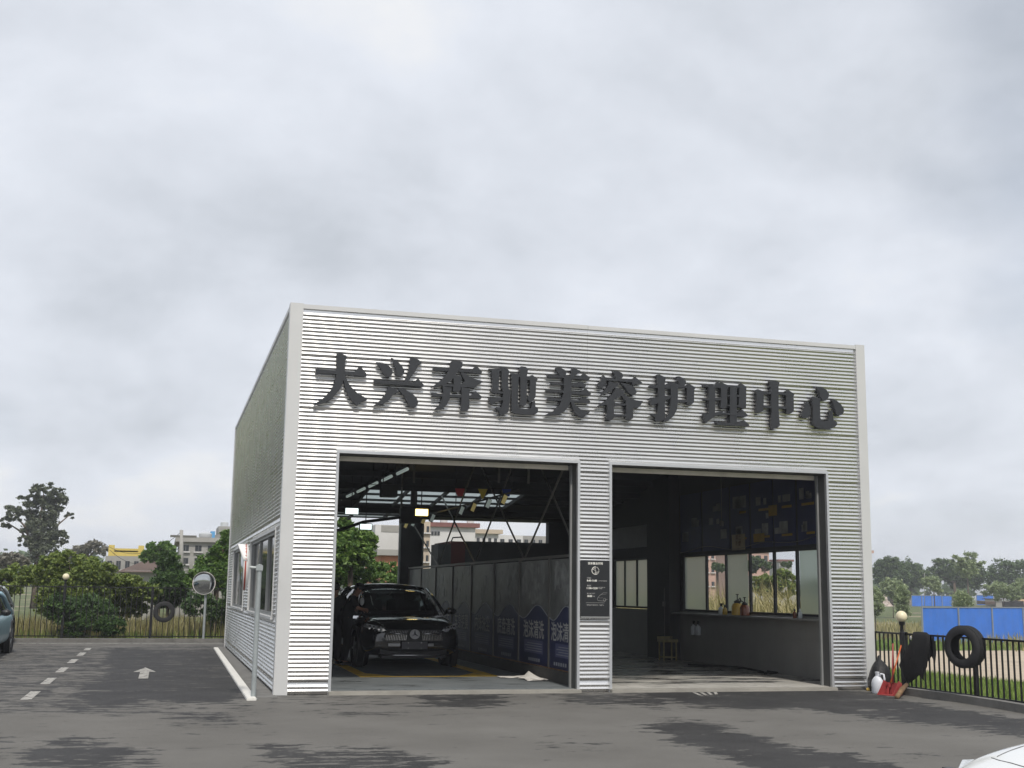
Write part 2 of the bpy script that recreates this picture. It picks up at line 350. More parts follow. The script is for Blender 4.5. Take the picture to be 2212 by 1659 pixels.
# roller noise in the ground: worn asphalt with wet stains (attribute 'wet' holds their shape)
def ground_mats():
    m = bpy.data.materials.new('asphalt'); m.use_nodes = True; t = m.node_tree; b = t.nodes['Principled BSDF']; n_ = t.nodes.new; l = t.links.new
    tc = n_('ShaderNodeTexCoord')
    def noise(sc, det=4, rough=.6, mp=None):
        n = n_('ShaderNodeTexNoise'); n.inputs['Scale'].default_value = sc; n.inputs['Detail'].default_value = det; n.inputs['Roughness'].default_value = rough
        if mp:
            k = n_('ShaderNodeMapping'); k.inputs['Scale'].default_value = mp; l(tc.outputs['Object'], k.inputs[0]); l(k.outputs[0], n.inputs['Vector'])
        else: l(tc.outputs['Object'], n.inputs['Vector'])
        return n.outputs['Fac']
    def ramp(f, p0, c0, p1, c1):
        r = n_('ShaderNodeValToRGB'); r.color_ramp.elements[0].position = p0; r.color_ramp.elements[1].position = p1
        r.color_ramp.elements[0].color = (*c0, 1); r.color_ramp.elements[1].color = (*c1, 1); l(f, r.inputs[0]); return r.outputs[0]
    def mix(f, a, bb, mode='MIX'):
        x = n_('ShaderNodeMix'); x.data_type = 'RGBA'; x.blend_type = mode
        for i, v in ((0, f), (6, a), (7, bb)):
            if isinstance(v, (int, float)): x.inputs[i].default_value = v
            elif isinstance(v, tuple): x.inputs[i].default_value = (*v, 1)
            else: l(v, x.inputs[i])
        return x.outputs[2]
    def mt(op, a, bb, clamp=False):
        x = n_('ShaderNodeMath'); x.operation = op; x.use_clamp = clamp
        for i, v in enumerate((a, bb)):
            if isinstance(v, (int, float)): x.inputs[i].default_value = v
            else: l(v, x.inputs[i])
        return x.outputs[0]
    dry = ramp(noise(.5, 6, .6), .3, (.13, .124, .113), .7, (.178, .171, .157))
    grain = ramp(noise(130, 3, .75), .32, (.62, .62, .62), .70, (1.25, 1.25, 1.25)); dry = mix(1.0, dry, grain, 'MULTIPLY')
    wet = mix(1.0, ramp(noise(1.2, 4), .3, (.034, .033, .033), .7, (.056, .055, .054)), grain, 'MULTIPLY')
    at = n_('ShaderNodeAttribute'); at.attribute_name = 'wet'
    brk = noise(1.0, 9, .72, (2.4, 5.0, 1)); brk2 = noise(1.0, 5, .6, (.45, 1.3, 1))
    w = mt('ADD', at.outputs['Fac'], mt('MULTIPLY', mt('SUBTRACT', brk, .5), 2.1)); w = mt('ADD', w, mt('MULTIPLY', mt('SUBTRACT', brk2, .5), .9))
    wf = n_('ShaderNodeMapRange'); wf.interpolation_type = 'SMOOTHSTEP'; wf.inputs['From Min'].default_value = .46; wf.inputs['From Max'].default_value = .56; l(w, wf.inputs['Value'])
    colr = mix(wf.outputs[0], dry, wet); l(colr, b.inputs['Base Color'])
    rr = n_('ShaderNodeMapRange'); rr.inputs['To Min'].default_value = .9; rr.inputs['To Max'].default_value = .72; b.inputs['Specular IOR Level'].default_value = .22; l(wf.outputs[0], rr.inputs['Value']); l(rr.outputs[0], b.inputs['Roughness'])
    bp = n_('ShaderNodeBump'); bp.inputs['Strength'].default_value = .35; bp.inputs['Distance'].default_value = .008; l(noise(150, 3, .7), bp.inputs['Height']); l(bp.outputs[0], b.inputs['Normal'])
    MATS['asphalt'] = m
    # field: grass and bare earth in patches
    m = bpy.data.materials.new('field'); m.use_nodes = True; t = m.node_tree; b = t.nodes['Principled BSDF']; n_ = t.nodes.new; l = t.links.new; tc = n_('ShaderNodeTexCoord')
    g = ramp(noise(3.0, 6), .3, (.045, .075, .02), .7, (.14, .16, .05)); e_ = ramp(noise(.9, 6), .3, (.20, .16, .10), .7, (.36, .30, .20))
    f = n_('ShaderNodeMapRange'); f.interpolation_type = 'SMOOTHSTEP'; f.inputs['From Min'].default_value = .52; f.inputs['From Max'].default_value = .66; l(noise(.11, 5), f.inputs['Value'])
    l(mix(f.outputs[0], g, e_), b.inputs['Base Color']); b.inputs['Roughness'].default_value = .95
    MATS['field'] = m
    # bay floors
    for nm, ca, cb_, wetc, mp, lo, hi in (('floor_bay', (.13, .145, .15), (.18, .195, .20), (.06, .064, .066), (1.0, 1.6, 1), .48, .70), ('floor_wash', (.36, .345, .31), (.48, .46, .42), (.12, .115, .108), (.8, 2.2, 1), .50, .66)):
        m = bpy.data.materials.new(nm); m.use_nodes = True; t = m.node_tree; b = t.nodes['Principled BSDF']; n_ = t.nodes.new; l = t.links.new; tc = n_('ShaderNodeTexCoord')
        d = ramp(noise(2.0, 5), .3, ca, .7, cb_); f = n_('ShaderNodeMapRange'); f.interpolation_type = 'SMOOTHSTEP'; f.inputs['From Min'].default_value = lo; f.inputs['From Max'].default_value = hi
        sep = n_('ShaderNodeSeparateXYZ'); l(tc.outputs['Object'], sep.inputs[0])
        gy = n_('ShaderNodeMapRange'); gy.inputs['From Min'].default_value = -1.0; gy.inputs['From Max'].default_value = 1.2; gy.inputs['To Min'].default_value = -.30; gy.inputs['To Max'].default_value = .10; l(sep.outputs['Y'], gy.inputs['Value'])
        src = mt('ADD', noise(1.0, 7, .65, mp), gy.outputs[0]) if nm == 'floor_wash' else noise(1.0, 7, .65, mp)
        l(src, f.inputs['Value']); l(mix(f.outputs[0], d, wetc), b.inputs['Base Color'])
        r2 = n_('ShaderNodeMapRange'); r2.inputs['To Min'].default_value = .75; r2.inputs['To Max'].default_value = .22; l(f.outputs[0], r2.inputs['Value']); l(r2.outputs[0], b.inputs['Roughness'])
        MATS[nm] = m
    # worn road paint
    m = bpy.data.materials.new('road_paint'); m.use_nodes = True; t = m.node_tree; b = t.nodes['Principled BSDF']; n_ = t.nodes.new; l = t.links.new; tc = n_('ShaderNodeTexCoord')
    l(ramp(noise(7, 8, .7), .40, (.10, .095, .085), .52, (.43, .415, .38)), b.inputs['Base Color']); b.inputs['Roughness'].default_value = .8
    MATS['road_paint'] = m
ground_mats()
# ------------------------------------------------------------------ ground
BW, BH, BL = 10.505, 6.226, 16.284
def sheet(name, x0, x1, y0, y1, step, hfn, m):
    nx = int((x1-x0)/step)+1; ny = int((y1-y0)/step)+1
    xs = np.linspace(x0, x1, nx); ys = np.linspace(y0, y1, ny)
    v = [(x, y, hfn(x, y)) for y in ys for x in xs]; f = [(j*nx+i, j*nx+i+1, (j+1)*nx+i+1, (j+1)*nx+i) for j in range(ny-1) for i in range(nx-1)]
    mb = MB(); mb.v = v; mb.f = f; me = bpy.data.meshes.new(name); me.from_pydata(v, [], f); me.materials.append(MATS[m])
    me.polygons.foreach_set('use_smooth', [True]*len(f))
    o = bpy.data.objects.new(name, me); COL.objects.link(o); return struct(o), v
# one sheet to the horizon: fine near, coarse far
def ground_sheet():
    ax = sorted(set([-1500, -900, -500, -300, -200, -140]+list(range(-100, 141, 4))+[12, 14, 16, 18, 22, 26, 30]+[180, 240, 320, 450, 700, 1100, 1800]))
    ay = sorted(set([-600, -300, -150, -90]+list(range(-60, 181, 4))+[220, 280, 360, 500, 800, 1400, 2200]))
    v = [(x, y, terrain_h(x, y)) for y in ay for x in ax]; n = len(ax)
    f = [(j*n+i, j*n+i+1, (j+1)*n+i+1, (j+1)*n+i) for j in range(len(ay)-1) for i in range(n-1)]
    me = bpy.data.meshes.new('ground'); me.from_pydata(v, [], f); me.materials.append(MATS['field']); me.polygons.foreach_set('use_smooth', [True]*len(f))
    o = bpy.data.objects.new('ground', me); COL.objects.link(o); struct(o)
ground_sheet()
# wet stains: outlines read off the photograph, laid on the asphalt
WET = [(.75, [(225,1398),(470,1398),(520,1440),(545,1490),(500,1525),(330,1515),(250,1535),(150,1515),(215,1450)]),
 (.50, [(-200,1392),(486,1392),(545,1500),(560,1535),(300,1545),(-200,1545)]),
 (.66, [(880,1500),(1090,1496),(1110,1522),(1000,1532),(920,1528)]), (.62, [(1140,1494),(1330,1496),(1450,1505),(1440,1528),(1250,1524)]),
 (.78, [(1330,1488),(1620,1488),(1800,1488),(1885,1494),(1960,1512),(2090,1535),(2240,1552),(2240,1592),(2080,1572),(1880,1548),(1700,1534),(1520,1530),(1440,1512)]),
 (.78, [(1380,1562),(1480,1556),(1560,1566),(1640,1592),(1760,1622),(1900,1645),(2000,1665),(1640,1665),(1480,1610)]),
 (.60, [(545,1600),(700,1615),(830,1610),(960,1640),(960,1665),(560,1665)]), (.62, [(60,1605),(200,1590),(330,1620),(350,1650),(250,1665),(60,1665)]),
 (.50, [(330,1535),(560,1535),(540,1565),(350,1570)]), (.46, [(690,1532),(900,1535),(860,1552),(700,1550)]), (.40, [(560,1500),(900,1500),(900,1530),(560,1530)]),
 (.44, [(1120,1590),(1330,1600),(1300,1625),(1130,1615)]), (.45, [(-150,1560),(60,1600),(0,1680),(-200,1680)])]
def poly_soft(u, v, poly, soft):
    """soft inside-ness of pixel points in a polygon"""
    P = np.array(poly, float); n = len(P); inside = np.zeros(u.shape, bool); dist = np.full(u.shape, 1e9)
    for i in range(n):
        x0, y0 = P[i]; x1, y1 = P[(i+1) % n]
        c = ((y0 > v) != (y1 > v)) & (u < (x1-x0)*(v-y0)/((y1-y0) if y1 != y0 else 1e-9)+x0); inside ^= c
        dx, dy = x1-x0, y1-y0; t = np.clip(((u-x0)*dx+(v-y0)*dy*9)/(dx*dx+dy*dy*9+1e-9), 0, 1)
        dist = np.minimum(dist, np.hypot(u-x0-t*dx, (v-y0-t*dy)*3))
    s = np.where(inside, dist, -dist); return np.clip(.5+s/(2*soft), 0, 1)
def asphalt():
    def grid(name, x0, x1, y0, y1, st):
        nx = int((x1-x0)/st)+1; ny = int((y1-y0)/st)+1; X, Y = np.meshgrid(np.linspace(x0, x1, nx), np.linspace(y0, y1, ny)); X = X.ravel(); Y = Y.ravel()
        me = bpy.data.meshes.new(name); idx = np.arange(nx*ny).reshape(ny, nx)
        f = np.stack([idx[:-1, :-1], idx[:-1, 1:], idx[1:, 1:], idx[1:, :-1]], -1).reshape(-1, 4)
        me.from_pydata(np.stack([X, Y, np.full_like(X, -.03)], -1).tolist(), [], f.tolist()); me.materials.append(MATS['asphalt'])
        D = np.stack([X-CAM.x, Y-CAM.y, np.full_like(X, -.03-CAM.z)], -1); w = D@np.array(_c); w = np.where(w < .5, .5, w)
        u = 1106+F_PX*(D@np.array(_a))/w; v = 829.5-F_PX*(D@np.array(_b))/w; wet = np.full(u.shape, .20)
        for val, poly in WET: wet = np.maximum(wet, .20+(val-.20)*poly_soft(u, v, poly, 28))
        at = me.attributes.new('wet', 'FLOAT', 'POINT'); at.data.foreach_set('value', wet.astype(np.float32))
        o = bpy.data.objects.new(name, me); COL.objects.link(o); struct(o); return o
    grid('asphalt_yard', -60, 10.45, -45, 19.3, .25)
asphalt()
def road_mark(pts, z=-.026, name='road_marking'):
    mb = MB(); mb.add([(p[0], p[1], z) for p in pts], [tuple(range(len(pts)))]); o = mb.build(name, 'road_paint'); struct(o); return o
for i in range(6):
    y0 = -.4+3.0*i+.0*i; y1 = y0+1.5
    if i == 5: y0, y1 = 14.3, 15.4
    road_mark([(-3.68, y0), (-3.53, y0), (-3.53, y1), (-3.68, y1)])
road_mark([(-2.12, 3.8), (-1.95, 3.8), (-1.95, 5.62), (-1.82, 5.6), (-2.04, 7.0), (-2.25, 5.6), (-2.12, 5.62)], name='arrow_marking')
road_mark([(-40, 18.72), (.4, 18.05), (.4, 18.2), (-40, 18.9)])
road_mark([(-7.5, -.34), (-4.5, -.28), (-4.5, -.18), (-7.5, -.24)])
for k in range(4):     # worn remains of painted strokes before the wash bay
    x = 6.72+.13*k; road_mark([(x, -1.0+.1*k), (x+.06, -1.0+.1*k), (x+.24, -.25), (x+.18, -.25)])
MBK = MB
def kerb(name, x0, y0, x1, y1, z0, z1, m, bev=.012): o = MB().box(x0, y0, z0, x1, y1, z1).build(name, m, bevel=bev); return struct(o)
# white painted kerb along the side wall, dark strip between it and the wall, kerb under the back fence
mb = MB(); p = [(-.50, -.9), (-.36, -.9), (-.25, 15.1), (-.37, 15.1)]; mb.add([(x, y, -.05) for x, y in p]+[(x, y, .012) for x, y in p], [(0,1,2,3),(4,5,6,7),(0,1,5,4),(1,2,6,5),(2,3,7,6),(3,0,4,7)])
struct(mb.build('white_kerb', 'white_paint', bevel=.01))
mb = MB(); p = [(-.335, -.5), (-.012, -.5), (-.012, 16.2), (-.235, 16.2)]; mb.add([(x, y, -.022) for x, y in p]+[(x, y, -.06) for x, y in p], [(0,1,2,3),(4,5,6,7),(0,1,5,4),(1,2,6,5),(2,3,7,6),(3,0,4,7)])
struct(mb.build('wall_strip', 'kerb_dark'))
kerb('kerb', -60, 19.32, 9, 19.62, -.2, .07, 'kerb_dark')
mb = MB()   # kerb that follows the fence on the right
kp = [(10.30, -.25), (10.36, -1.2), (10.42, -2.4), (10.36, -3.6), (10.2, -4.8), (9.9, -6.2), (9.4, -8.2)]; prev = None
for (x, y) in kp:
    n = len(mb.v); mb.v += [(x, y, -.1), (x, y, .09), (x+.16, y, .09), (x+.16, y, -.1)]
    if prev is not None: mb.f += [(prev, n, n+1, prev+1), (prev+1, n+1, n+2, prev+2), (prev+2, n+2, n+3, prev+3)]
    prev = n
struct(mb.build('kerb', 'kerb_dark'))

# ------------------------------------------------------------------ the car wash building
B = thing('car_wash_building', 'silver corrugated metal car wash hall with two open bays and big dark characters', 'building', (0, 0, 0))
PITCHZ = .0655; DEP = .0200
def ribs(z0, z1, DEP=DEP):
    """profile of a corrugated sheet: list of (z, out): a plain wave"""
    pr = [(z0, -.008), (z0+.010, -.008)]; z = z0+.012; N_ = 10
    while z+PITCHZ < z1+.002:
        for k in range(N_): t = k/N_; q = t/1.08 if t < .54 else .5+(t-.54)/.92; pr.append((z+PITCHZ*t, DEP*(.5-.5*math.cos(2*math.pi*q))))
        z += PITCHZ
    pr.append((z, 0.0))
    if pr[-1][0] < z1-.001: pr.append((z1, 0.0))
    return pr
def sheet_front(x0, x1, z0, z1, zc=-9):
    mb = MB(); pr = [q for q in ribs(z0, z1) if q[0] >= zc]; n = 3
    xs = [x0, (x0+x1)/2, x1]
    for z, d in pr:
        for x in xs: mb.v.append((x, -d, z))
    for j in range(len(pr)-1):
        for i in range(n-1): a = j*n+i; mb.f.append((a, a+1, a+n+1, a+n))
    return mb.build('corrugated_sheet', 'cladding', B, fixn=False, smooth='all')
def sheet_side(y0, y1, z0, z1, x=0.0, sgn=-1):
    mb = MB(); pr = ribs(z0, z1, .031)
    for z, d in pr: mb.v += [(x+sgn*d, y0, z), (x+sgn*d, y1, z)]
    for j in range(len(pr)-1): a = 2*j; mb.f.append((a, a+1, a+3, a+2) if sgn > 0 else (a+1, a, a+2, a+3))
    return mb.build('corrugated_sheet', 'cladding', B, fixn=False, smooth='all')
RH = .012+13*PITCHZ+.001
ZROW = [-.02]+[3.62+RH*k for k in range(-4, 3)]+[6.14]
D1, D2, DT = (.80, 4.97), (5.50, 9.715), 3.835
X0, X1, XS = .17, BW-.14, 5.1
NB = (1.19, 2.16)     # notice board on the middle pier
for i in range(len(ZROW)-1):
    za, zb = ZROW[i], ZROW[i+1]-.001
    if zb < DT:
        for a, b in ((X0, D1[0]), (D1[1], D2[0]), (D2[1], X1)): sheet_front(a, b, za, zb)
    elif za < DT:
        for a, b in ((X0, D1[0]), (D1[1], D2[0]), (D2[1], X1)): sheet_front(a, b, za, zb)
        sheet_front(D1[0]+.001, D1[1]-.001, za, zb, DT-.006); sheet_front(D2[0]+.001, D2[1]-.001, za, zb, DT-.006)
    else:
        sheet_front(X0, XS, za, zb); sheet_front(XS+.002, X1, za, zb)
WA, WB_ = (1.0, 7.1), (8.95, 13.8); WZ = (1.15, 2.57)
def side_wall(x, sgn, wins, wz, ya, yb):
    for i in range(len(ZROW)-1):
        za, zb = ZROW[i], ZROW[i+1]-.001
        cuts = [(za, zb)]
        if zb <= wz[0] or za >= wz[1]: segs = [(za, zb, None)]
        else:
            segs = []
            if za < wz[0]: segs.append((za, wz[0], None)); za = wz[0]
            if zb > wz[1]: segs.append((za, wz[1], 1)); segs.append((wz[1], zb, None))
            else: segs.append((za, zb, 1))
        for a, b, w in segs:
            if b-a < .03: continue
            if w is None:
                ym = (ya+yb)/2; sheet_side(ya, ym, a, b, x, sgn); sheet_side(ym+.002, yb, a, b, x, sgn)
            else:
                ys = [ya]+[t for ww in wins for t in ww]+[yb]
                for k in range(0, len(ys), 2): sheet_side(ys[k], ys[k+1], a, b, x, sgn)
side_wall(0.0, -1, (WA, WB_), WZ, .16, BL-.16)
RW1, RW2, RWZ = (1.55, 8.15), (9.9, 12.98), (1.20, 2.54)
side_wall(BW, 1, (RW1, RW2), RWZ, .16, BL-.16)
def part(name, m, *boxes, parent=B, bevel=0.0, **k):
    mb = MB()
    for b in boxes: mb.box(*b)
    return mb.build(name, m, parent, bevel=bevel, **k)
# corner trims and copings
for (x0, y0, x1, y1) in ((-.03, -.044, X0, .0), (-.044, -.040, -.0, .16), (X1, -.044, BW+.03, .0), (BW, -.040, BW+.044, .16), (-.044, BL-.16, 0, BL+.03), (BW, BL-.16, BW+.044, BL+.03)):
    part('corner_trim', 'trim', (x0, y0, -.06, x1, y1, BH))
part('coping', 'trim', (X0+.001, -.04, 6.141, XS, .34, BH-.012)); part('coping', 'trim', (XS+.006, -.038, 6.141, X1-.001, .34, BH-.016))
part('coping', 'trim', (-.04, .161, 6.141, .16, BL-.161, BH-.014)); part('coping', 'trim', (BW-.16, .161, 6.141, BW+.04, BL-.161, BH-.014))
part('coping', 'trim', (0, BL-.159, 6.141, BW, BL+.028, BH-.014))
# wall bodies behind the sheets
e = .025
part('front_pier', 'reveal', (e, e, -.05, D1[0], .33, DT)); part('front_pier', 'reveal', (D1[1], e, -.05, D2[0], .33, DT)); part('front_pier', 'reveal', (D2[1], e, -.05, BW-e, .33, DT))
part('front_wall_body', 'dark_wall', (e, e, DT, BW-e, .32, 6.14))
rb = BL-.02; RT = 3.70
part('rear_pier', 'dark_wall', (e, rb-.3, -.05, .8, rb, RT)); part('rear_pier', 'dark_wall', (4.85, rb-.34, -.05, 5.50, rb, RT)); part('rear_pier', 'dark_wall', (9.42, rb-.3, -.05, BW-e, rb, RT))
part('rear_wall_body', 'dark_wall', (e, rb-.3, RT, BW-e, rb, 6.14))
part('rear_shutter_bar', 'beige_bar', (5.52, rb-.36, RT-.02, 9.40, rb-.305, RT+.10)); part('rear_door_trim', 'frame_grey', (4.80, rb-.40, 0, 4.85, rb-.30, RT), (5.50, rb-.40, 0, 5.53, rb-.30, RT))
def wall_with_windows(name, xa, xb, wins, wz, m_low, m_up):
    part(name, m_low, (xa, .331, -.05, xb, rb-.301, wz[0]))
    part(name, m_up, (xa, .331, wz[1], xb, rb-.301, 6.13))
    ys = [.331]+[t for w in wins for t in w]+[rb-.301]
    for k in range(0, len(ys), 2): part(name, m_up, (xa, ys[k], wz[0], xb, ys[k+1], wz[1]))
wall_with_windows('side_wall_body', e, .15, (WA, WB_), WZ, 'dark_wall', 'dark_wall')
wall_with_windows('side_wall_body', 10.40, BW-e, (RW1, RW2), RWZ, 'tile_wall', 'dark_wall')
part('wall_column', 'dark_wall', (10.12, 8.3, .03, 10.399, 9.75, 5.3))
part('window_ledge', 'tile_wall', (10.13, 1.2, 1.13, 10.41, 8.2, 1.165), bevel=.006)
# tiles on the low part of the right wall
mb = MB(); zt = .04
while zt < 1.0:
    yt = .36
    while yt < 8.2:
        w = min(.596, 8.28-yt); MB_ = mb.box(10.388, yt, zt, 10.399, yt+w, min(zt+.355, 1.128)); yt += .60
    zt += .36
tl = mb.build('wall_tile', 'tile_wall', B); tl['kind'] = 'stuff'
# windows
def window(y0, y1, z0, z1, xin, xout, panes, fm, mull):
    w = part('window', fm, (xin, y0, z0, xout, y1, z0+.05), (xin, y0, z1-.05, xout, y1, z1), (xin, y0, z0+.05, xout, y0+.05, z1-.05), (xin, y1-.05, z0+.05, xout, y1, z1-.05))
    for yb in mull: part('mullion', fm, (xin+.01, yb-.035, z0+.051, xout-.01, yb+.035, z1-.051), parent=w)
    for (a, b, gm, xo) in panes:
        xm = (xin+xout)/2+xo; part('pane', gm, (xm-.004, a, z0+.052, xm+.004, b, z1-.052), parent=w)
    return w
window(WA[0], WA[1], WZ[0], WZ[1], .0, .09, [(1.05, 3.0, 'side_glass', .01), (3.07, 5.0, 'side_glass', 0), (5.07, 7.05, 'side_glass', .01)], 'frame_grey', [3.035, 5.035])
window(WB_[0], WB_[1], WZ[0], WZ[1], .0, .09, [(9.0, 11.3, 'side_glass', .01), (11.37, 13.75, 'side_glass', 0)], 'frame_grey', [11.335])
for (a, b) in (WA, WB_):
    part('window_sill', 'trim', (-.06, a-.05, WZ[0]-.05, -.002, b+.05, WZ[0]-.005)); part('window_trim', 'trim', (-.045, a-.055, WZ[0], -.002, a-.002, WZ[1]+.05)); part('window_trim', 'trim', (-.045, b+.002, WZ[0], -.002, b+.055, WZ[1]+.05))
    part('window_trim', 'trim', (-.045, a-.001, WZ[1]+.002, -.002, b+.001, WZ[1]+.05))
window(RW1[0], RW1[1], RWZ[0], RWZ[1], 10.42, 10.49, [(1.60, 2.41, 'frosted', -.012), (4.71, 5.70, 'frosted', -.012), (6.91, 8.07, 'frosted', -.012)], 'frame_dark', [2.53, 3.50, 4.61, 5.79, 6.85])
window(RW2[0], RW2[1], RWZ[0]+.02, RWZ[1], 10.42, 10.49, [(9.96, 10.27, 'frosted', 0), (10.33, 11.25, 'frosted', .01), (11.31, 12.15, 'frosted', 0), (12.21, 12.92, 'frosted', .01)], 'frame_dark', [10.30, 11.28, 12.18])
# door frames, shutters
for (a, b) in (D1, D2):
    part('door_frame', 'alu', (a, -.042, -.03, a+.045, .02, DT-.046)); part('door_frame', 'alu', (b-.045, -.042, -.03, b, .02, DT-.046)); part('door_frame', 'alu', (a, -.042, DT-.045, b, .02, DT))
    part('door_lining', 'reveal', (a+.002, .0205, -.03, a+.05, .34, DT-.05)); part('door_lining', 'reveal', (b-.05, .0205, -.03, b-.002, .34, DT-.05)); part('door_lining', 'reveal', (a+.051, .0205, DT-.049, b-.051, .34, DT-.003))
    part('shutter_rail', 'frame_grey', (a+.052, .24, .0, a+.085, .30, DT-.06)); part('shutter_rail', 'frame_grey', (b-.085, .24, .0, b-.052, .30, DT-.06))
    part('shutter_bottom_bar', 'beige_bar', (a+.09, .27, 3.695, b-.115, .335, 3.775), bevel=.006); part('shutter_end_plate', 'frame_grey', (b-.113, .27, 3.69, b-.09, .335, 3.77))
    cur = MB()
    for k in range(3): cur.box(a+.09, .285, 3.777+.02*k, b-.09, .315, 3.795+.02*k)
    sb = cur.build('shutter_slats', 'shutter', B)
    part('shutter_box', 'dark_steel', (a+.05, .36, 3.80, b-.05, .75, 4.25))
# roof falling to the rear, with two rows of translucent roof lights
def rz(y): return 5.55-.117*y
SKY1 = (3.15, 7.35, 11.5, 13.7); SKY2 = (2.3, 5.3, 14.55, 15.85)
def roof_piece(name, m, x0, x1, y0, y1, th=.05, dz=0.0):
    mb = MB(); c = [(x0, y0), (x1, y0), (x1, y1), (x0, y1)]; mb.add([(x, y, rz(y)+dz) for x, y in c]+[(x, y, rz(y)+dz+th) for x, y in c], [(0,1,2,3),(4,5,6,7),(0,1,5,4),(1,2,6,5),(2,3,7,6),(3,0,4,7)])
    return mb.build(name, m, B)
xa, xb = .151, 10.399
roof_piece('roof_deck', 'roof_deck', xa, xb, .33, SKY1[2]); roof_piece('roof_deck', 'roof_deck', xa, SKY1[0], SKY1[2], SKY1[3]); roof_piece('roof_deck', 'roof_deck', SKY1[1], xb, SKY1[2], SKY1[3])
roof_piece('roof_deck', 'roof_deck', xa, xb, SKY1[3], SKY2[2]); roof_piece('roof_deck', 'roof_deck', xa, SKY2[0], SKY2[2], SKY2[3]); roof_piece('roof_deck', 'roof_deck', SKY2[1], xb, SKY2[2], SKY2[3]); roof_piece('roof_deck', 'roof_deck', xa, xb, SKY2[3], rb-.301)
for q, nx in ((SKY1, 4), (SKY2, 3)):
    for i in range(nx):
        w = (q[1]-q[0])/nx; roof_piece('roof_light', 'skylight', q[0]+i*w+.02, q[0]+(i+1)*w-.02, q[2], q[3], .01, .02)
for q, nx in ((SKY1, 4), (SKY2, 3)):
    for i in range(nx+1):
        x = q[0]+i*(q[1]-q[0])/nx; roof_piece('roof_rafter', 'dark_steel', x-.03, x+.03, q[2]-.1, q[3]+.1, .07, -.075)
for y in [1.4, 3.0, 4.6, 6.2, 7.8, 9.4, 11.0, 12.2, 13.0, 14.3, 15.2]:
    roof_piece('purlin', 'dark_steel', xa, xb, y-.035, y+.035, .14 if y not in (12.2, 13.0, 15.2) else .05, -.15 if y not in (12.2, 13.0, 15.2) else -.055)
part('floor_slab', 'floor_bay', (.05, .30, -.05, 5.35, rb+.5, .028)); part('floor_slab', 'floor_wash', (5.351, .30, -.05, 10.40, rb+.5, .028))
# door sills: a strip of paving tiles
for (a, b, m) in ((D1[0], D1[1], 'floor_bay'), (D2[0], D2[1], 'floor_wash')):
    part('door_sill', 'concrete', (a+.002, -.16, -.06, b-.002, .055, .024), bevel=.008); n = 10
    for k in range(n):
        x = a+.05+(b-a-.1)*k/n; part('paving_tile', m, (x+.004, .06, -.05, x+(b-a-.1)/n-.004, .299, .029), bevel=.003)
for k in range(2):
    for i in range(12):   # wash bay slabs inside the door
        x = 5.6+i*.37
        if x < 9.5: part('paving_tile', 'floor_wash', (x, .32+k*.62, .02, x+.362, .93+k*.62, .0335), bevel=.003)
# partition plinth, bracing rods
part('partition_plinth', 'plinth', (5.0, .5, .028, 5.35, 15.6, .235))
XP = 5.12
for yb_ in (-.2, 3.85, 7.9, 11.9):
    for sg in (-1, 1):
        yt = yb_+sg*3.9; yt = max(.45, min(15.8, yt)); tt = abs(yt-yb_)/3.9; 
        if tt < .1: continue
        MB().tube([(XP, max(.5, yb_), 2.25), (XP+sg*.03, yt, 2.25+(min(rz(yt)-.1, 2.25+2.4*tt)-2.25))], .02, 6).build('bracing_rod', 'rod', B)
# trunking and hanging pipe
for (x, y, za) in ((3.6, 9.2, 3.55), (4.4, 3.2, 3.7), (5.0, 3.2, 3.7), (3.3, 6.2, 3.9)): part('hanging_pipe', 'rod', (x-.02, y-.02, za, x+.02, y+.02, rz(y)-.01))
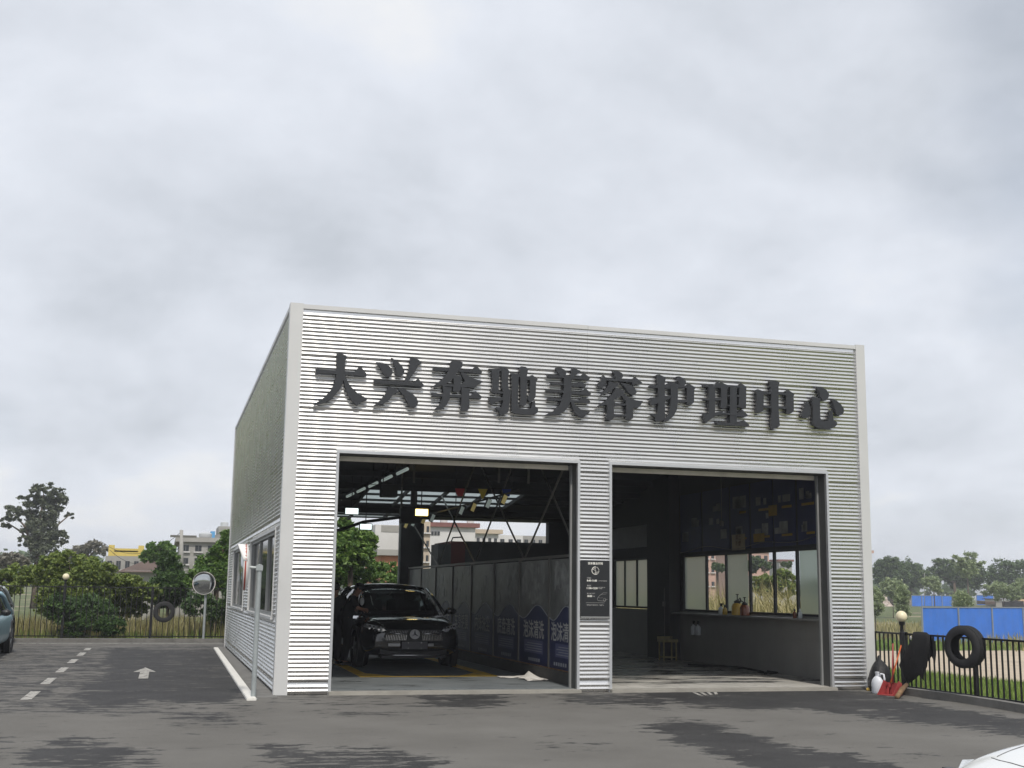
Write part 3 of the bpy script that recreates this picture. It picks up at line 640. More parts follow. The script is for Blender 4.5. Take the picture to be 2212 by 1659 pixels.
# ------------------------------------------------------------------ the ten raised characters (outlines read off the photograph, set on the front wall)
Z = 500/2212
def LV(ox, oy): return lambda x, y: ((ox+x*Z)/1.82278, (oy+y*Z)/1.82278)
V1, V2, V3, V4, V5 = LV(1220, 1370), LV(1680, 1400), LV(2120, 1420), LV(2520, 1440), LV(2900, 1460)
CH = [
('大', 'first', V1, [[(100,365),(780,412),(850,338),(905,345),(1000,468),(985,492),(620,468),(450,455),(125,440)],
 [(470,98),(560,102),(658,148),(615,225),(612,420),(620,500),(585,570),(545,690),(460,800),(370,900),(270,945),(85,995),(68,985),(240,870),(370,730),(440,590),(470,420)],
 [(590,545),(630,510),(660,590),(720,680),(830,790),(1005,885),(985,915),(900,940),(825,1005),(770,965),(690,850),(630,730),(605,640)]]),
('兴', '', V1, [[(1158,248),(1280,260),(1390,320),(1445,400),(1440,450),(1390,505),(1340,505),(1280,440),(1240,350),(1185,300)],
 [(1420,170),(1520,225),(1610,320),(1648,400),(1640,450),(1590,495),(1520,485),(1500,430),(1490,330),(1450,240)],
 [(1758,162),(1880,195),(1965,265),(1895,300),(1830,420),(1760,510),(1710,600),(1640,600),(1690,480),(1730,340),(1745,210)],
 [(1118,555),(1640,592),(1800,605),(1885,530),(1990,650),(1980,675),(1600,645),(1130,615)],
 [(1378,662),(1500,720),(1560,765),(1450,810),(1390,900),(1290,975),(1110,1005),(1230,910),(1320,790),(1360,700)],
 [(1535,692),(1640,710),(1780,790),(1860,870),(1888,945),(1870,1000),(1825,1040),(1745,1030),(1700,950),(1640,830),(1560,745)]]),
('奔', '', V2, [[(108,202),(400,222),(570,240),(780,255),(850,185),(880,188),(968,280),(955,315),(650,285),(400,268),(130,262)],
 [(430,100),(455,85),(575,95),(628,120),(625,185),(560,260),(500,340),(430,430),(330,500),(180,540),(75,560),(240,435),(340,330),(400,215)],
 [(590,285),(660,300),(750,370),(870,420),(972,440),(965,470),(890,510),(830,565),(700,545),(600,530),(600,500),(670,440),(620,360)],
 [(250,492),(460,500),(640,515),(760,535),(700,552),(600,545),(280,535)],
 [(465,360),(500,335),(610,370),(595,500),(590,600),(540,635),(455,625),(470,500)],
 [(90,650),(280,665),(620,690),(770,690),(850,620),(960,715),(945,755),(730,740),(400,720),(100,710)],
 [(275,535),(440,560),(405,650),(400,760),(350,860),(270,930),(130,945),(230,850),(275,740),(290,620)],
 [(605,545),(760,580),(740,680),(745,920),(700,965),(590,965),(605,800)]]),
('驰', '', V2, [[(1085,225),(1320,230),(1320,268),(1150,272),(1100,255)],
 [(1135,280),(1215,300),(1265,320),(1255,600),(1240,650),(1200,670),(1115,620),(1145,560),(1150,400)],[(1140,265),(1270,265),(1262,330),(1148,330)],
 [(1305,225),(1330,195),(1410,235),(1440,270),(1420,400),(1420,570),(1465,600),(1460,700),(1440,850),(1430,960),(1400,1005),(1290,1050),(1260,960),(1185,915),(1215,895),(1300,900),(1330,820),(1330,620),(1305,560)],
 [(1240,622),(1345,630),(1345,668),(1240,658)], [(1085,740),(1335,725),(1335,770),(1200,815),(1140,860),(1095,815)],
 [(1465,305),(1640,328),(1635,372),(1600,375),(1590,870),(1610,910),(1700,930),(1815,920),(1845,800),(1885,780),(1895,890),(1940,925),(1935,990),(1880,1030),(1700,1030),(1540,1010),(1480,975),(1475,900),(1480,420)],
 [(1615,205),(1650,185),(1730,200),(1765,240),(1745,350),(1740,840),(1700,875),(1610,865),(1635,750),(1630,400)],
 [(1735,385),(1835,335),(1935,410),(1905,460),(1895,720),(1850,790),(1790,810),(1745,740),(1795,650),(1800,430),(1735,425)]]),
('美', '', V3, [[(300,125),(390,125),(460,160),(490,210),(470,275),(380,265),(330,190)], [(575,150),(605,122),(735,178),(690,225),(620,275),(565,275)],
 [(150,245),(460,265),(720,282),(795,215),(900,300),(880,340),(600,315),(430,300),(180,298)], [(220,378),(440,400),(670,405),(730,355),(835,425),(815,460),(590,450),(430,425),(235,420)],
 [(130,508),(430,520),(740,545),(820,480),(915,570),(905,605),(580,580),(410,560),(150,550)], [(160,650),(400,660),(700,690),(800,630),(905,710),(890,740),(600,725),(400,700),(175,695)],
 [(445,250),(580,270),(575,600),(555,700),(530,790),(450,890),(350,945),(110,950),(270,870),(370,770),(410,660),(440,560)],
 [(560,700),(600,700),(650,780),(760,870),(895,885),(880,915),(830,950),(780,995),(680,960),(610,860),(575,760)]]),
('容', '', V3, [[(1295,180),(1390,180),(1460,220),(1478,270),(1440,330),(1350,330),(1330,240)], [(1125,250),(1145,260),(1185,310),(1180,430),(1120,475),(1050,475),(1035,410),(1090,340)],
 [(1150,305),(1450,320),(1640,325),(1680,278),(1810,385),(1790,405),(1690,410),(1640,430),(1630,375),(1400,360),(1180,345)],
 [(1230,355),(1390,400),(1390,440),(1330,480),(1230,545),(1070,620),(1150,520),(1220,420)], [(1425,385),(1520,395),(1660,450),(1715,540),(1690,590),(1640,610),(1570,560),(1500,460)],
 [(1350,470),(1430,490),(1510,545),(1480,590),(1400,640),(1310,680),(1330,725),(1190,770),(1005,810),(1180,690),(1280,590)],
 [(1440,600),(1490,575),(1580,650),(1700,690),(1820,705),(1790,760),(1720,835),(1650,820),(1540,720),(1480,660)],
 [(1190,720),(1335,715),(1315,800),(1315,1000),(1270,1035),(1190,1025),(1175,960),(1195,900)], [(1520,705),(1655,760),(1645,900),(1650,1000),(1590,1040),(1520,1010),(1530,880)],
 [(1310,745),(1540,750),(1540,782),(1310,782)], [(1305,930),(1540,940),(1535,975),(1305,970)]]),
('护', '', V4, [[(290,155),(340,152),(450,205),(435,300),(435,700),(440,920),(400,955),(285,970),(260,890),(180,850),(220,840),(310,840),(320,650),(310,300)],
 [(165,345),(310,335),(430,345)[:2],(430,388),(310,385),(180,385)], [(425,350),(470,310),(530,285),(680,325),(830,350),(830,388),(650,382),(540,400),(425,398)],
 [(180,555),(310,545),(430,530),(540,515),(530,570),(440,600),(320,650),(210,695),(175,610)], [(640,188),(680,182),(760,220),(800,270),(800,320),(770,345),(690,330),(660,240)],
 [(800,345),(845,308),(968,380),(945,420),(940,640),(880,690),(820,670),(815,400)], [(645,590),(825,595),(825,635),(645,635)],
 [(530,330),(660,350),(655,650),(640,770),(580,880),(490,960),(400,985),(420,940),(490,850),(520,740),(540,520)]]),
('理', '', V4, [[(1195,350),(1315,350),(1310,800),(1290,870),(1195,870),(1200,600)], [(1095,328),(1290,345),(1345,285),(1400,310),(1400,385),(1195,378),(1110,365)],
 [(1100,565),(1200,570),(1410,550),(1410,605),(1200,605),(1115,600)], [(1100,835),(1200,830),(1450,790),(1420,850),(1310,880),(1220,940),(1150,1000),(1120,920)],
 [(1390,300),(1420,285),(1520,345),(1515,720),(1450,750),(1400,730),(1415,550),(1405,400)], [(1430,300),(1520,335),(1720,345),(1755,300),(1860,375),(1845,400),(1740,380),(1500,372)],
 [(1730,370),(1850,390),(1845,730),(1800,755),(1720,720)], [(1565,360),(1680,360),(1685,1030),(1565,1030)], [(1500,510),(1740,515),(1740,545),(1500,535)], [(1500,680),(1740,690),(1740,715),(1500,705)],
 [(1410,850),(1440,815),(1570,825),(1690,840),(1780,770),(1875,860),(1850,890),(1700,880),(1570,860)], [(1315,970),(1570,992),(1720,1000),(1800,945),(1900,1030),(1890,1060),(1600,1045),(1340,1030)]]),
('中', '', V5, [[(330,335),(370,318),(480,360),(470,690),(410,730),(345,725),(355,560),(350,400)], [(460,362),(590,365),(740,375),(870,385),(870,425),(740,410),(590,405),(460,415)],
 [(860,345),(900,332),(1010,405),(995,440),(1000,710),(930,750),(870,740),(865,500)], [(460,605),(870,625),(870,665),(460,645)],
 [(570,185),(600,168),(690,172),(748,200),(730,280),(735,700),(745,850),(755,955),(700,1000),(620,1020),(600,960),(610,700),(600,280)]]),
('心', '', V5, [[(1205,535),(1250,540),(1285,620),(1300,720),(1280,790),(1220,825),(1160,820),(1130,770),(1150,700),(1185,630)],
 [(1295,465),(1330,445),(1470,485),(1455,560),(1460,820),(1490,870),(1600,870),(1630,690),(1675,690),(1690,850),(1755,900),(1745,950),(1700,985),(1600,1015),(1430,1000),(1350,950),(1330,880),(1325,520)],
 [(1385,278),(1490,285),(1570,335),(1612,400),(1605,460),(1560,515),(1500,515),(1470,470),(1450,390)], [(1655,495),(1740,515),(1820,585),(1870,660),(1870,720),(1840,765),(1770,785),(1735,740),(1710,640),(1680,560)]])]
LOOK = {'大': 'three long strokes like a striding figure', '兴': 'two drops and a slant above two splayed legs', '奔': 'one slanted figure standing on a lower grid of legs', '驰': 'a horse radical joined to a curling hook', '美': 'four stacked bars with two horns on top',
 '容': 'a roof with a dot over a small square mouth', '护': 'a hand radical beside a door-like flag', '理': 'many small window gaps and three bars', '中': 'one flat box cut by a tall vertical stroke', '心': 'three loose drops around one curved hook'}
for ch, _, vw, strokes in CH:
    mb = MB()
    for i, st in enumerate(strokes):
        poly = []
        for x, y in st:
            p = ony(*vw(x, y), -.10); poly.append((p.x, p.z))
        mb.prism(poly, lambda a, b, d: (a, d, b), -.100-.0012*i, -.032)
    o = mb.build('sign_character', 'sign_char', fixn=True)
    tag(o, 'raised charcoal character %s with %s' % (ch, LOOK[ch]), 'sign letter', 'raised characters on the front wall')
    # stand-off pins
    xs = [c[0] for c in o.bound_box]; zs = [c[2] for c in o.bound_box]
    pin = MB()
    for i, st in enumerate(strokes[:4]):
        p = ony(*vw(sum(q[0] for q in st)/len(st), sum(q[1] for q in st)/len(st)), -.13); pin.tube([(p.x, -.0325, p.z), (p.x, -.005, p.z)], .012, 6)
    pin.build('standoff_pin', 'dark_steel', o, world=True)
# ------------------------------------------------------------------ poster screen between the bays
scr = thing('poster_screen', 'long row of framed blue and grey advertising panels dividing the two bays', 'partition', (5.1, .5, .235))
PY = [.1, 2.03, 4.03, 5.99, 8.05, 9.98, 11.96, 13.87, 15.65]; PZ0, PZ1 = .24, 2.20; XF = 5.085
TXT = ['泡沫清洗', '泡沫清洗', '底盘清洗', '内饰洗尘', '车身镀膜', '精致洗车', '漆面护理', '全车打蜡']
def facing(x, y, z): return Matrix.Translation((x, y, z)) @ Matrix(((0,0,-1,0),(-1,0,0,0),(0,1,0,0),(0,0,0,1)))   # text read from -x
for i in range(len(PY)-1):
    y0, y1 = PY[i]+.03, PY[i+1]-.03; y0 = max(y0, .45); ym = (y0+y1)/2
    pn = part('poster_panel', 'poster_grey', (XF+.002, y0, PZ0, XF+.02, y1, PZ1), parent=scr, world=True)
    # blue lower field with a wavy upper edge, white contour line
    n = 24; top = []
    for k in range(n+1):
        t = k/n; top.append((y1-(y1-y0)*t, 1.22+.13*math.sin(t*2*math.pi-2.4)))
    poly = [(y1, PZ0+.005)]+top+[(y0, PZ0+.005)]
    def fx(a, b, d): return (d, a, b)
    MB().prism(poly, fx, XF-.001, XF+.0015).build('blue_field', 'poster_blue', pn, world=True)
    MB().tube([(XF-.003, a, b+.012) for a, b in top], .008, 4).build('wave_line', 'poster_line', pn, world=True)
    textmesh('lettering', TXT[i], 'poster_white', .36, pn, Matrix.Translation(-Vector(scr.location)) @ facing(XF-.004, ym, .88), bold=.004, squeeze=.95)
    MB().box(XF-.003, y0+.35, .46, XF-.0015, y1-.35, .70).build('text_box', 'poster_box', pn, world=True)
    ln = MB()
    for r in range(4): ln.box(XF-.005, y0+.42, .50+.045*r, XF-.0035, y1-.42-.12*(r % 2), .512+.045*r)
    for r in range(6): ln.box(XF-.005, y0+.55+.13*r, .31, XF-.0035, y0+.63+.13*r, .37)
    ln.build('small_print', 'poster_line', pn, world=True)
    if i < 7:   # pale printed picture of foam and wheels
        pm = MB(); rr = random.Random(i)
        for r in range(18 if i < 3 else 9):
            cy = rr.uniform(y0+.2, y1-.2); cz = rr.uniform(1.4, 2.1); s = rr.uniform(.05, .22 if i < 2 else .14); q = [(cy+s*rr.uniform(.6, 1.2)*math.cos(a), cz+s*rr.uniform(.8, 1.6)*math.sin(a)) for a in [k*math.pi/5 for k in range(10)]]
            pm.prism([(a, max(1.38, min(2.17, b))) for a, b in q], fx, XF-.0012-.0002*r, XF+.001)
        pm.build('printed_picture', 'poster_pale', pn, world=True, kind='stuff')
for y in PY[1:]: part('post', 'rod', (XF-.025, y-.025, .235, XF+.03, y+.025, 2.22), parent=scr, world=True)
part('top_rail', 'rod', (XF-.03, .45, 2.221, XF+.035, 15.68, 2.27), parent=scr, world=True)
part('bottom_rail', 'wood', (XF-.03, .45, .2355, XF-.001, 15.68, .255), parent=scr, world=True)
# ------------------------------------------------------------------ floor paint in the left bay, papers
struct(part('bay_marking', 'yellow_paint', (1.78, 3.02, .029, 4.42, 3.20, .0325), parent=None)); 
for xa_, xb_ in ((1.78, 2.02), (4.16, 4.42)):
    mb = MB(); mb.add([(xa_, 3.205, .0325), (xb_, 3.205, .0325), (xb_+.1, 10.5, .0325), (xa_+.1, 10.5, .0325)], [(0,1,2,3)]); struct(mb.build('bay_marking', 'yellow_paint'))
mb = MB(); mb.add([(2.021, 3.201, .0325), (2.45, 3.201, .0325), (2.021, 4.1, .0325)], [(0,1,2)]); struct(mb.build('bay_marking', 'yellow_paint'))
mb = MB(); mb.add([(4.159, 3.201, .0325), (3.7, 3.201, .0325), (4.159, 4.0, .0325)], [(0,1,2)]); struct(mb.build('bay_marking', 'yellow_paint'))
def paper(pts, z0, bend, label, seed):
    r = random.Random(seed); a, b, c, d = [Vector((*p, 0)) for p in pts]; n = 8; mb = MB()
    for j in range(n+1):
        for i in range(n+1):
            s, t = i/n, j/n; p = (a*(1-s)+b*s)*(1-t)+(d*(1-s)+c*s)*t; mb.v.append((p.x, p.y, z0+bend*math.sin(s*3.1+seed)**2*t+.012*r.random()))
    for j in range(n):
        for i in range(n): k = j*(n+1)+i; mb.f.append((k, k+1, k+n+2, k+n+1))
    o = mb.build('paper_sheet', 'paper', smooth='all'); tag(o, label, 'paper', 'papers on the bay floor'); md = o.modifiers.new('s', 'SOLIDIFY'); md.thickness = .002
paper([(4.60, 1.75), (5.6, 1.95), (5.3, 2.6), (4.65, 2.3)], .034, .03, 'crumpled white paper sheet lying flat by the bay door', 1)
paper([(4.30, 2.5), (4.95, 2.55), (4.95, 2.95), (4.32, 2.85)], .036, .01, 'narrow white paper strip on the grey bay floor', 2)
paper([(4.55, 2.2), (4.98, 1.7), (4.99, 2.7), (4.85, 2.9)], .05, .09, 'white paper sheet heaped against the partition plinth', 3)
# ------------------------------------------------------------------ flood lights
def flood(x, y, z, lens, label, w=.31, h=.14, rzv=0.0, tilt=0.0, stem=None, grp='lit flood lights'):
    o = thing('flood_light', label, 'light', (x, y, z), rzv, grp); o.rotation_euler = (tilt, 0, rzv)
    MB().box(-w/2-.02, .0, -h/2-.02, w/2+.02, .07, h/2+.02).build('housing', 'lamp_body', o, bevel=.006)
    MB().box(-w/2, -.012, -h/2, w/2, -.001, h/2).build('lens', lens, o)
    if stem: MB().tube([(0, .04, h/2), (0, .04, stem-z)], .012, 6).build('stem', 'dark_steel', o)
    return o
flood(2.53, 10, 3.49, 'lamp_white', 'white flood light shining above the black car, higher of two', stem=rz(10)-.02)
flood(2.98, 10.6, 3.15, 'lamp_white', 'white flood light hanging lower, in front of the green tree', .28, .13, stem=rz(10)-.02)
flood(4.26, 10, 3.51, 'lamp_warm', 'glowing yellow flood light hanging beside the bracing rods', .31, .16, stem=rz(10)-.02)
# row of small lamps along the partition, seen side on
rail = MB().tube([(4.66, 2.6, 3.52), (4.66, 14.6, 3.52)], .02, 6).build('lamp_rail', 'dark_steel'); tag(rail, 'dark ceiling rail carrying the slanted row of small lamps', 'rail')
for yy in (3.2, 8.0, 13.5): MB().tube([(4.66, yy, 3.52), (4.66, yy, rz(yy))], .01, 6).build('hanger', 'dark_steel', rail, world=True)
for i, (y, k) in enumerate([(13.8, 1), (12.75, 0), (11.4, 1), (10.3, 0), (7.16, 0), (6.04, 1), (4.76, 0), (3.52, 1)]):
    o = thing('small_lamp', 'small white lamp hanging slanted from the ceiling rail' if k == 0 else 'small yellow lamp hanging slanted from the ceiling rail', 'light', (4.6, y, 3.40), 0, 'small white lamps on the rail' if k == 0 else 'small yellow lamps on the rail')
    o.rotation_euler = (0, .42, .25)
    MB().box(-.05, .0, -.10, .05, .05, .10).build('housing', 'lamp_body', o); MB().box(-.042, -.008, -.09, .042, -.001, .09).build('lens', 'lens_white' if k == 0 else 'lens_warm', o)
    MB().tube([(0, .025, .09), (.01, .025, .14)], .01, 5).build('bracket', 'dark_steel', o)
for i in range(6):
    y = 13.6-1.72*i; o = thing('tube_lamp', 'pale tube lamp on the long ceiling line in the left bay', 'light', (2.72+.02*i, y, 4.02), 0, 'tube lamps in a line')
    MB().tube([(0, -.55, 0), (0, .55, 0)], .035, 8).build('tube', 'tube_lamp', o); MB().box(-.03, -.6, .036, .03, .6, .08).build('holder', 'lamp_body', o)
    MB().tube([(0, 0, .08), (0, 0, rz(y)-4.02)], .008, 5).build('wire', 'cable', o)
# ------------------------------------------------------------------ bunting and projector box
bt = thing('bunting', 'string of red, yellow and blue pennants hung across the left bay', 'bunting', (3.3, 4.0, 3.6))
def bl(x): return 3.66-.035*math.sin((x-1.5)/3.5*math.pi)
MB().tube([(1.5+.25*k, 4.0, bl(1.5+.25*k)) for k in range(15)], .006, 5).build('string', 'cable', bt, world=True)
for x, m in ((3.81, 'pennant_red'), (4.28, 'pennant_yellow'), (4.78, 'pennant_blue')):
    mb = MB(); z = bl(x)-.004; mb.prism([(x-.10, z), (x+.10, z), (x+.02, z-.2), (x-.01, z-.205)] if m == 'pennant_yellow' else [(x-.10, z), (x+.10, z), (x+.06, z-.15), (x-.05, z-.155)], lambda a, b, d: (a, d, b), 3.998, 4.003); mb.build('pennant', m, bt, world=True)
pb = thing('hanging_speaker', 'black box speaker hung from two rods under the roof lights', 'speaker', (2.75, 6.0, 3.57)); p_ = pb.location
MB().box(2.56, 5.9, 3.56, 2.90, 6.2, 3.83).build('box', 'lamp_body', pb, world=True, bevel=.01); MB().tube([(2.6, 6.0, 3.83), (2.6, 6.0, rz(6))], .012, 6).tube([(2.86, 6.0, 3.83), (2.86, 6.0, rz(6))], .012, 6).build('rods', 'dark_steel', pb, world=True)
wm = thing('wash_gantry', 'dark wash gantry with swing arm high in the left bay', 'machine', (3.0, 11.2, 3.0))
MB().tube([(1.0, 11.2, 3.05), (2.4, 11.2, 3.08), (3.0, 11.2, 3.30), (3.9, 11.2, 3.44), (4.7, 11.2, 3.46)], .04, 8).build('arm', 'dark_steel', wm, world=True)
MB().box(3.95, 11.1, 3.30, 4.45, 11.4, 3.72).build('motor_box', 'lamp_body', wm, world=True, bevel=.02); MB().tube([(4.3, 11.25, 3.72), (4.3, 11.25, rz(11.25))], .09, 10).build('duct', 'rod', wm, world=True)
MB().tube([(1.4, 11.2, 3.05), (1.9, 11.2, 3.9), (1.95, 11.2, rz(11.2))], .02, 6).build('hose', 'cable', wm, world=True)
# machine room standing at the back of the wash bay
bx = thing('equipment_cabin', 'dark red and black equipment cabin at the back of the wash bay', 'cabin', (7.4, 14.6, .03))
part('cabin_wall', 'dark_wall', (6.25, 13.6, .03, 9.0, 15.7, 2.98), parent=bx, world=True); part('cabin_end', 'red_box', (5.82, 13.6, .03, 6.249, 15.7, 2.97), parent=bx, world=True); part('side_cabinet', 'grey_box', (5.45, 13.5, .03, 5.819, 14.4, 2.88), parent=bx, world=True)
MB().tube([(6.0, 14.3, 2.97), (6.05, 14.3, 3.10), (6.3, 14.3, 3.12), (6.4, 14.3, 2.98)], .02, 6).build('pipe_loop', 'cable', bx, world=True)
# ------------------------------------------------------------------ wash bay: things on the right wall
def wallpaper_set():
    # blue tool posters above the windows
    for i, (y0, y1) in enumerate(((1.55, 2.35), (2.45, 3.35), (3.42, 4.4), (4.5, 5.4), (5.5, 6.9), (7.0, 8.2))):
        o = thing('wall_poster', ['blue wall poster closest to the bay door, above the windows', 'second blue wall poster from the bay door', 'third blue wall poster from the bay door', 'fourth blue wall poster from the bay door, with the hanging cable', 'fifth blue wall poster from the bay door', 'blue wall poster beside the dark column'][i], 'poster', (10.39, (y0+y1)/2, 2.62), 0, 'blue posters on the wash bay wall')
        part('sheet', 'wall_blue', (10.384, y0, 2.60, 10.398, y1, 4.0), parent=o, world=True)
        rr = random.Random(40+i); g = MB(); c = MB()
        for k in range(5):
            y = rr.uniform(y0+.1, y1-.25); z = rr.choice([2.86, 3.2, 3.5]); g.box(10.379, y, z, 10.3825, y+rr.uniform(.12, .35), z+rr.uniform(.1, .26))
        g.build('printed_tools', 'poster_pale', o, world=True, kind='stuff')
        if i < 4:
            for (z, h) in ((2.80, .045), (3.37, .05)): MB().box(10.3755, y0+.12, z, 10.3785, y0+rr.uniform(.42, .62), z+h).build('yellow_tag', 'yellow_card', o, world=True)
wallpaper_set()
for (y0, y1, z0, z1, lab) in ((3.77, 4.27, 2.72, 2.90, 'yellow square card on the blue wall poster, low above the windows'), (3.19, 3.56, 3.24, 3.46, 'yellow square card higher on the blue wall poster')):
    tag(MB().box(10.372, y0, z0, 10.3752, y1, z1).build('wall_card', 'yellow_card'), lab, 'card')
o = tag(MB().box(10.365, 4.67, 2.58, 10.3715, 5.31, 2.92).build('wall_card', 'card_tan'), 'tan notice card with brown lettering above the frosted window', 'card')
textmesh('lettering', '禁止\n吸烟', 'wood', .13, o, Matrix.Translation(-Vector(o.location)) @ facing(10.3635, 4.99, 2.78), bold=.003)
tag(MB().box(10.38, 9.95, 2.82, 10.398, 13.05, 3.40).build('wall_board', 'board_pale'), 'long pale board high on the back part of the wash bay wall', 'board')
cb_ = thing('cable_switch', 'pull switch on a thin cable hanging in the wash bay', 'switch', (9.6, 4.2, 3.0)); MB().tube([(9.6, 4.2, rz(4.2)), (9.6, 4.2, 3.16)], .009, 5).build('cable', 'rod', cb_, world=True); MB().box(9.56, 4.17, 3.05, 9.64, 4.23, 3.16).build('switch_box', 'rod', cb_, world=True, bevel=.008)
wr = MB().tube([(10.37, y, 2.60+.11*math.sin((8.2-y)*1.05)**2+max(0, (3.2-y)*.08)) for y in [8.2-.25*k for k in range(28)]], .008, 5).build('wall_wire', 'rod'); tag(wr, 'thin wire sagging along the wall above the windows', 'wire')
cd = MB().tube([(10.11, 8.6, .5), (10.11, 8.6, 1.75)], .012, 6); cd.box(10.08, 8.55, 1.3, 10.119, 8.65, 1.42); tag(cd.build('conduit', 'rod'), 'conduit with a small socket on the dark wall column', 'conduit')
# spray bottles on the window ledge
def bottle(name, x, y, z, m, h, r, label, kind='spray', group='bottles on the window ledge'):
    o = thing(name, label, 'bottle', (x, y, z), random.uniform(0, 6), group); body = h*.62
    MB().lathe([(r*.9, 0), (r, .01), (r, body*.7), (r*.8, body*.9), (r*.35, body), (r*.35, body*1.12)], 14).build('body', m, o, smooth=True)
    if kind == 'spray':
        MB().box(-.02, -.016, body*1.12, .02, .016, body*1.3).box(-.075, -.012, body*1.3, .035, .012, body*1.48).box(-.045, -.006, body*1.0, -.03, .006, body*1.3).build('trigger', 'nozzle', o, bevel=.003)
    elif kind == 'pump':
        MB().lathe([(r*.55, body*.95), (r*.6, body*1.1), (r*.2, body*1.2), (.012, body*1.25), (.012, h*.98), (.035, h), (.035, h*1.03)], 12).tube([(0, 0, body*1.15), (-r*1.3, 0, body*1.35), (-r*1.75, 0, body*1.1)], .015, 6).build('pump', 'nozzle', o, smooth=True)
    else: MB().lathe([(r*.5, body*1.1), (r*.5, body*1.3), (r*.15, body*1.45), (0, body*1.6)], 10).build('cap', 'nozzle' if m != 'bottle_white' else 'bottle_white', o, smooth=True)
    return o
LZ = 1.166
bottle('spray_bottle', 10.24, 5.66, LZ, 'bottle_white', .27, .06, 'pale spray bottle on the window ledge next to a yellow one')
bottle('spray_bottle', 10.24, 5.46, LZ, 'bottle_yellow', .24, .055, 'yellow spray bottle on the window ledge next to a pale one')
bottle('pump_sprayer', 10.25, 4.85, LZ, 'bottle_yellow', .44, .13, 'big yellow pump sprayer with a tall plunger on the ledge', 'pump')
bottle('pump_sprayer', 10.25, 4.50, LZ, 'bottle_brown', .38, .105, 'brown pump sprayer with a tall plunger on the ledge', 'pump')
bottle('detergent_bottle', 10.25, 2.10, LZ, 'bottle_white', .21, .04, 'small white bottle alone at the door end of the ledge', 'cap')
bottle('detergent_bottle', 10.25, 2.32, LZ, 'bottle_brown', .2, .04, 'small dark bottle beside the white one on the ledge', 'cap')
for k, (y, lab) in enumerate(((7.36, 'upper pale spray bottle hooked on the low wall, door side of two'), (7.10, 'pale spray bottle hooked on the low wall, slightly tilted'))):
    o = bottle('hanging_bottle', 10.33, y, .66, 'bottle_white', .36, .065, lab, 'spray', 'bottles hooked on the low wall'); o.rotation_euler = (0, .0, 1.5); MB().tube([(0, -.03, .27), (0, -.052, .30)], .006, 5).build('hook', 'rod', o)
# stool chair, hose
ch = thing('metal_chair', 'small yellowish metal chair standing by the dark column', 'chair', (10.0, 8.15, .03))
for dx in (-.16, .16):
    for dy in (-.14, .14): MB().box(dx-.015, dy-.015, 0, dx+.015, dy+.015, .43 if dy < 0 else .47).build('leg', 'chair_yellow', ch)
MB().box(-.2, -.18, .43, .2, .18, .50).build('seat', 'chair_yellow', ch, bevel=.01); MB().box(-.2, .15, .5, .2, .18, .56).build('back_rail', 'chair_yellow', ch)
MB().box(-.145, -.155, .06, .145, -.125, .09).build('stretcher', 'chair_yellow', ch); MB().box(-.145, .125, .06, .145, .155, .09).build('stretcher', 'chair_yellow', ch)
hp = [onz(*q, .05) for q in ((1696.6, 1450), (1680, 1453), (1655, 1455), (1643, 1450), (1625, 1444), (1590, 1441), (1540, 1438), (1486, 1436))]
hs = MB().tube([(min(10.36, p.x), p.y, .05) for p in hp], .022, 8); tag(hs.build('water_hose', 'cable', smooth='all'), 'black water hose lying curled along the foot of the wall', 'hose')
# ------------------------------------------------------------------ opening hours notice on the middle pier
nb = thing('opening_hours_board', 'black opening hours board with white lettering on the pier between the doors', 'notice board', (5.235, -.044, 1.2))
part('board', 'notice_black', (4.978, -.064, 1.215, 5.492, -.030, 2.148), parent=nb, world=True); part('bottom_rail', 'frame_grey', (4.978, -.062, 1.19, 5.492, -.030, 1.2145), parent=nb, world=True)
def ntext(s, x, z, size, m='notice_white', al='LEFT', bold=.001): textmesh('lettering', s, m, size, nb, Matrix.Translation(-Vector(nb.location)) @ Matrix.Translation((x, -.0665, z)) @ Matrix.Rotation(math.pi/2, 4, 'X'), bold=bold, align=al)
ntext('洗车营业时间', 5.235, 2.092, .045, al='CENTER', bold=.0012)
ntext('销售部', 5.085, 1.848, .026, 'notice_grey'); ntext('8:40-11:00', 5.085, 1.806, .042, bold=.0015); ntext('超过时间请提前预约', 5.29, 1.803, .017, 'notice_grey')
ntext('售后部', 5.085, 1.722, .026, 'notice_grey'); ntext('11:00-12:30', 5.075, 1.68, .042, bold=.0015); ntext('车辆请排队等候\n谢谢配合', 5.29, 1.685, .017, 'notice_grey')
ntext('员工自便时间', 5.085, 1.59, .024, 'notice_grey'); ntext('18:00', 5.085, 1.548, .042, bold=.0015); ntext('之后', 5.19, 1.546, .018, 'notice_grey')
ntext('节假日时间另行通知，敬请留意', 5.235, 1.40, .022, 'notice_grey', 'CENTER'); part('line', 'notice_grey', (5.07, -.067, 1.437, 5.40, -.0655, 1.442), parent=nb, world=True)
ic = MB(); c0 = Vector((5.235, -.068, 1.975)); R_ = .062
ic.tube([(c0.x+R_*math.cos(a), c0.y, c0.z+R_*math.sin(a)) for a in [math.radians(85+10*k) for k in range(23)]], .007, 6)
for a in (62, 38, 12, -14, -36): ic.sphere((c0.x+R_*math.cos(math.radians(a)), c0.y, c0.z+R_*math.sin(math.radians(a))), .008, 8, 5)
hg = Matrix.Translation(c0) @ Matrix.Rotation(math.radians(-28), 4, 'Y')
for tri in ([(-.025, .038), (.025, .038), (0, 0)], [(-.025, -.038), (.025, -.038), (0, 0)]): ic.tube([hg @ Vector((a, 0, b)) for a, b in tri+tri[:1]], .0045, 5)
ic.build('hourglass_mark', 'notice_white', nb, world=True)
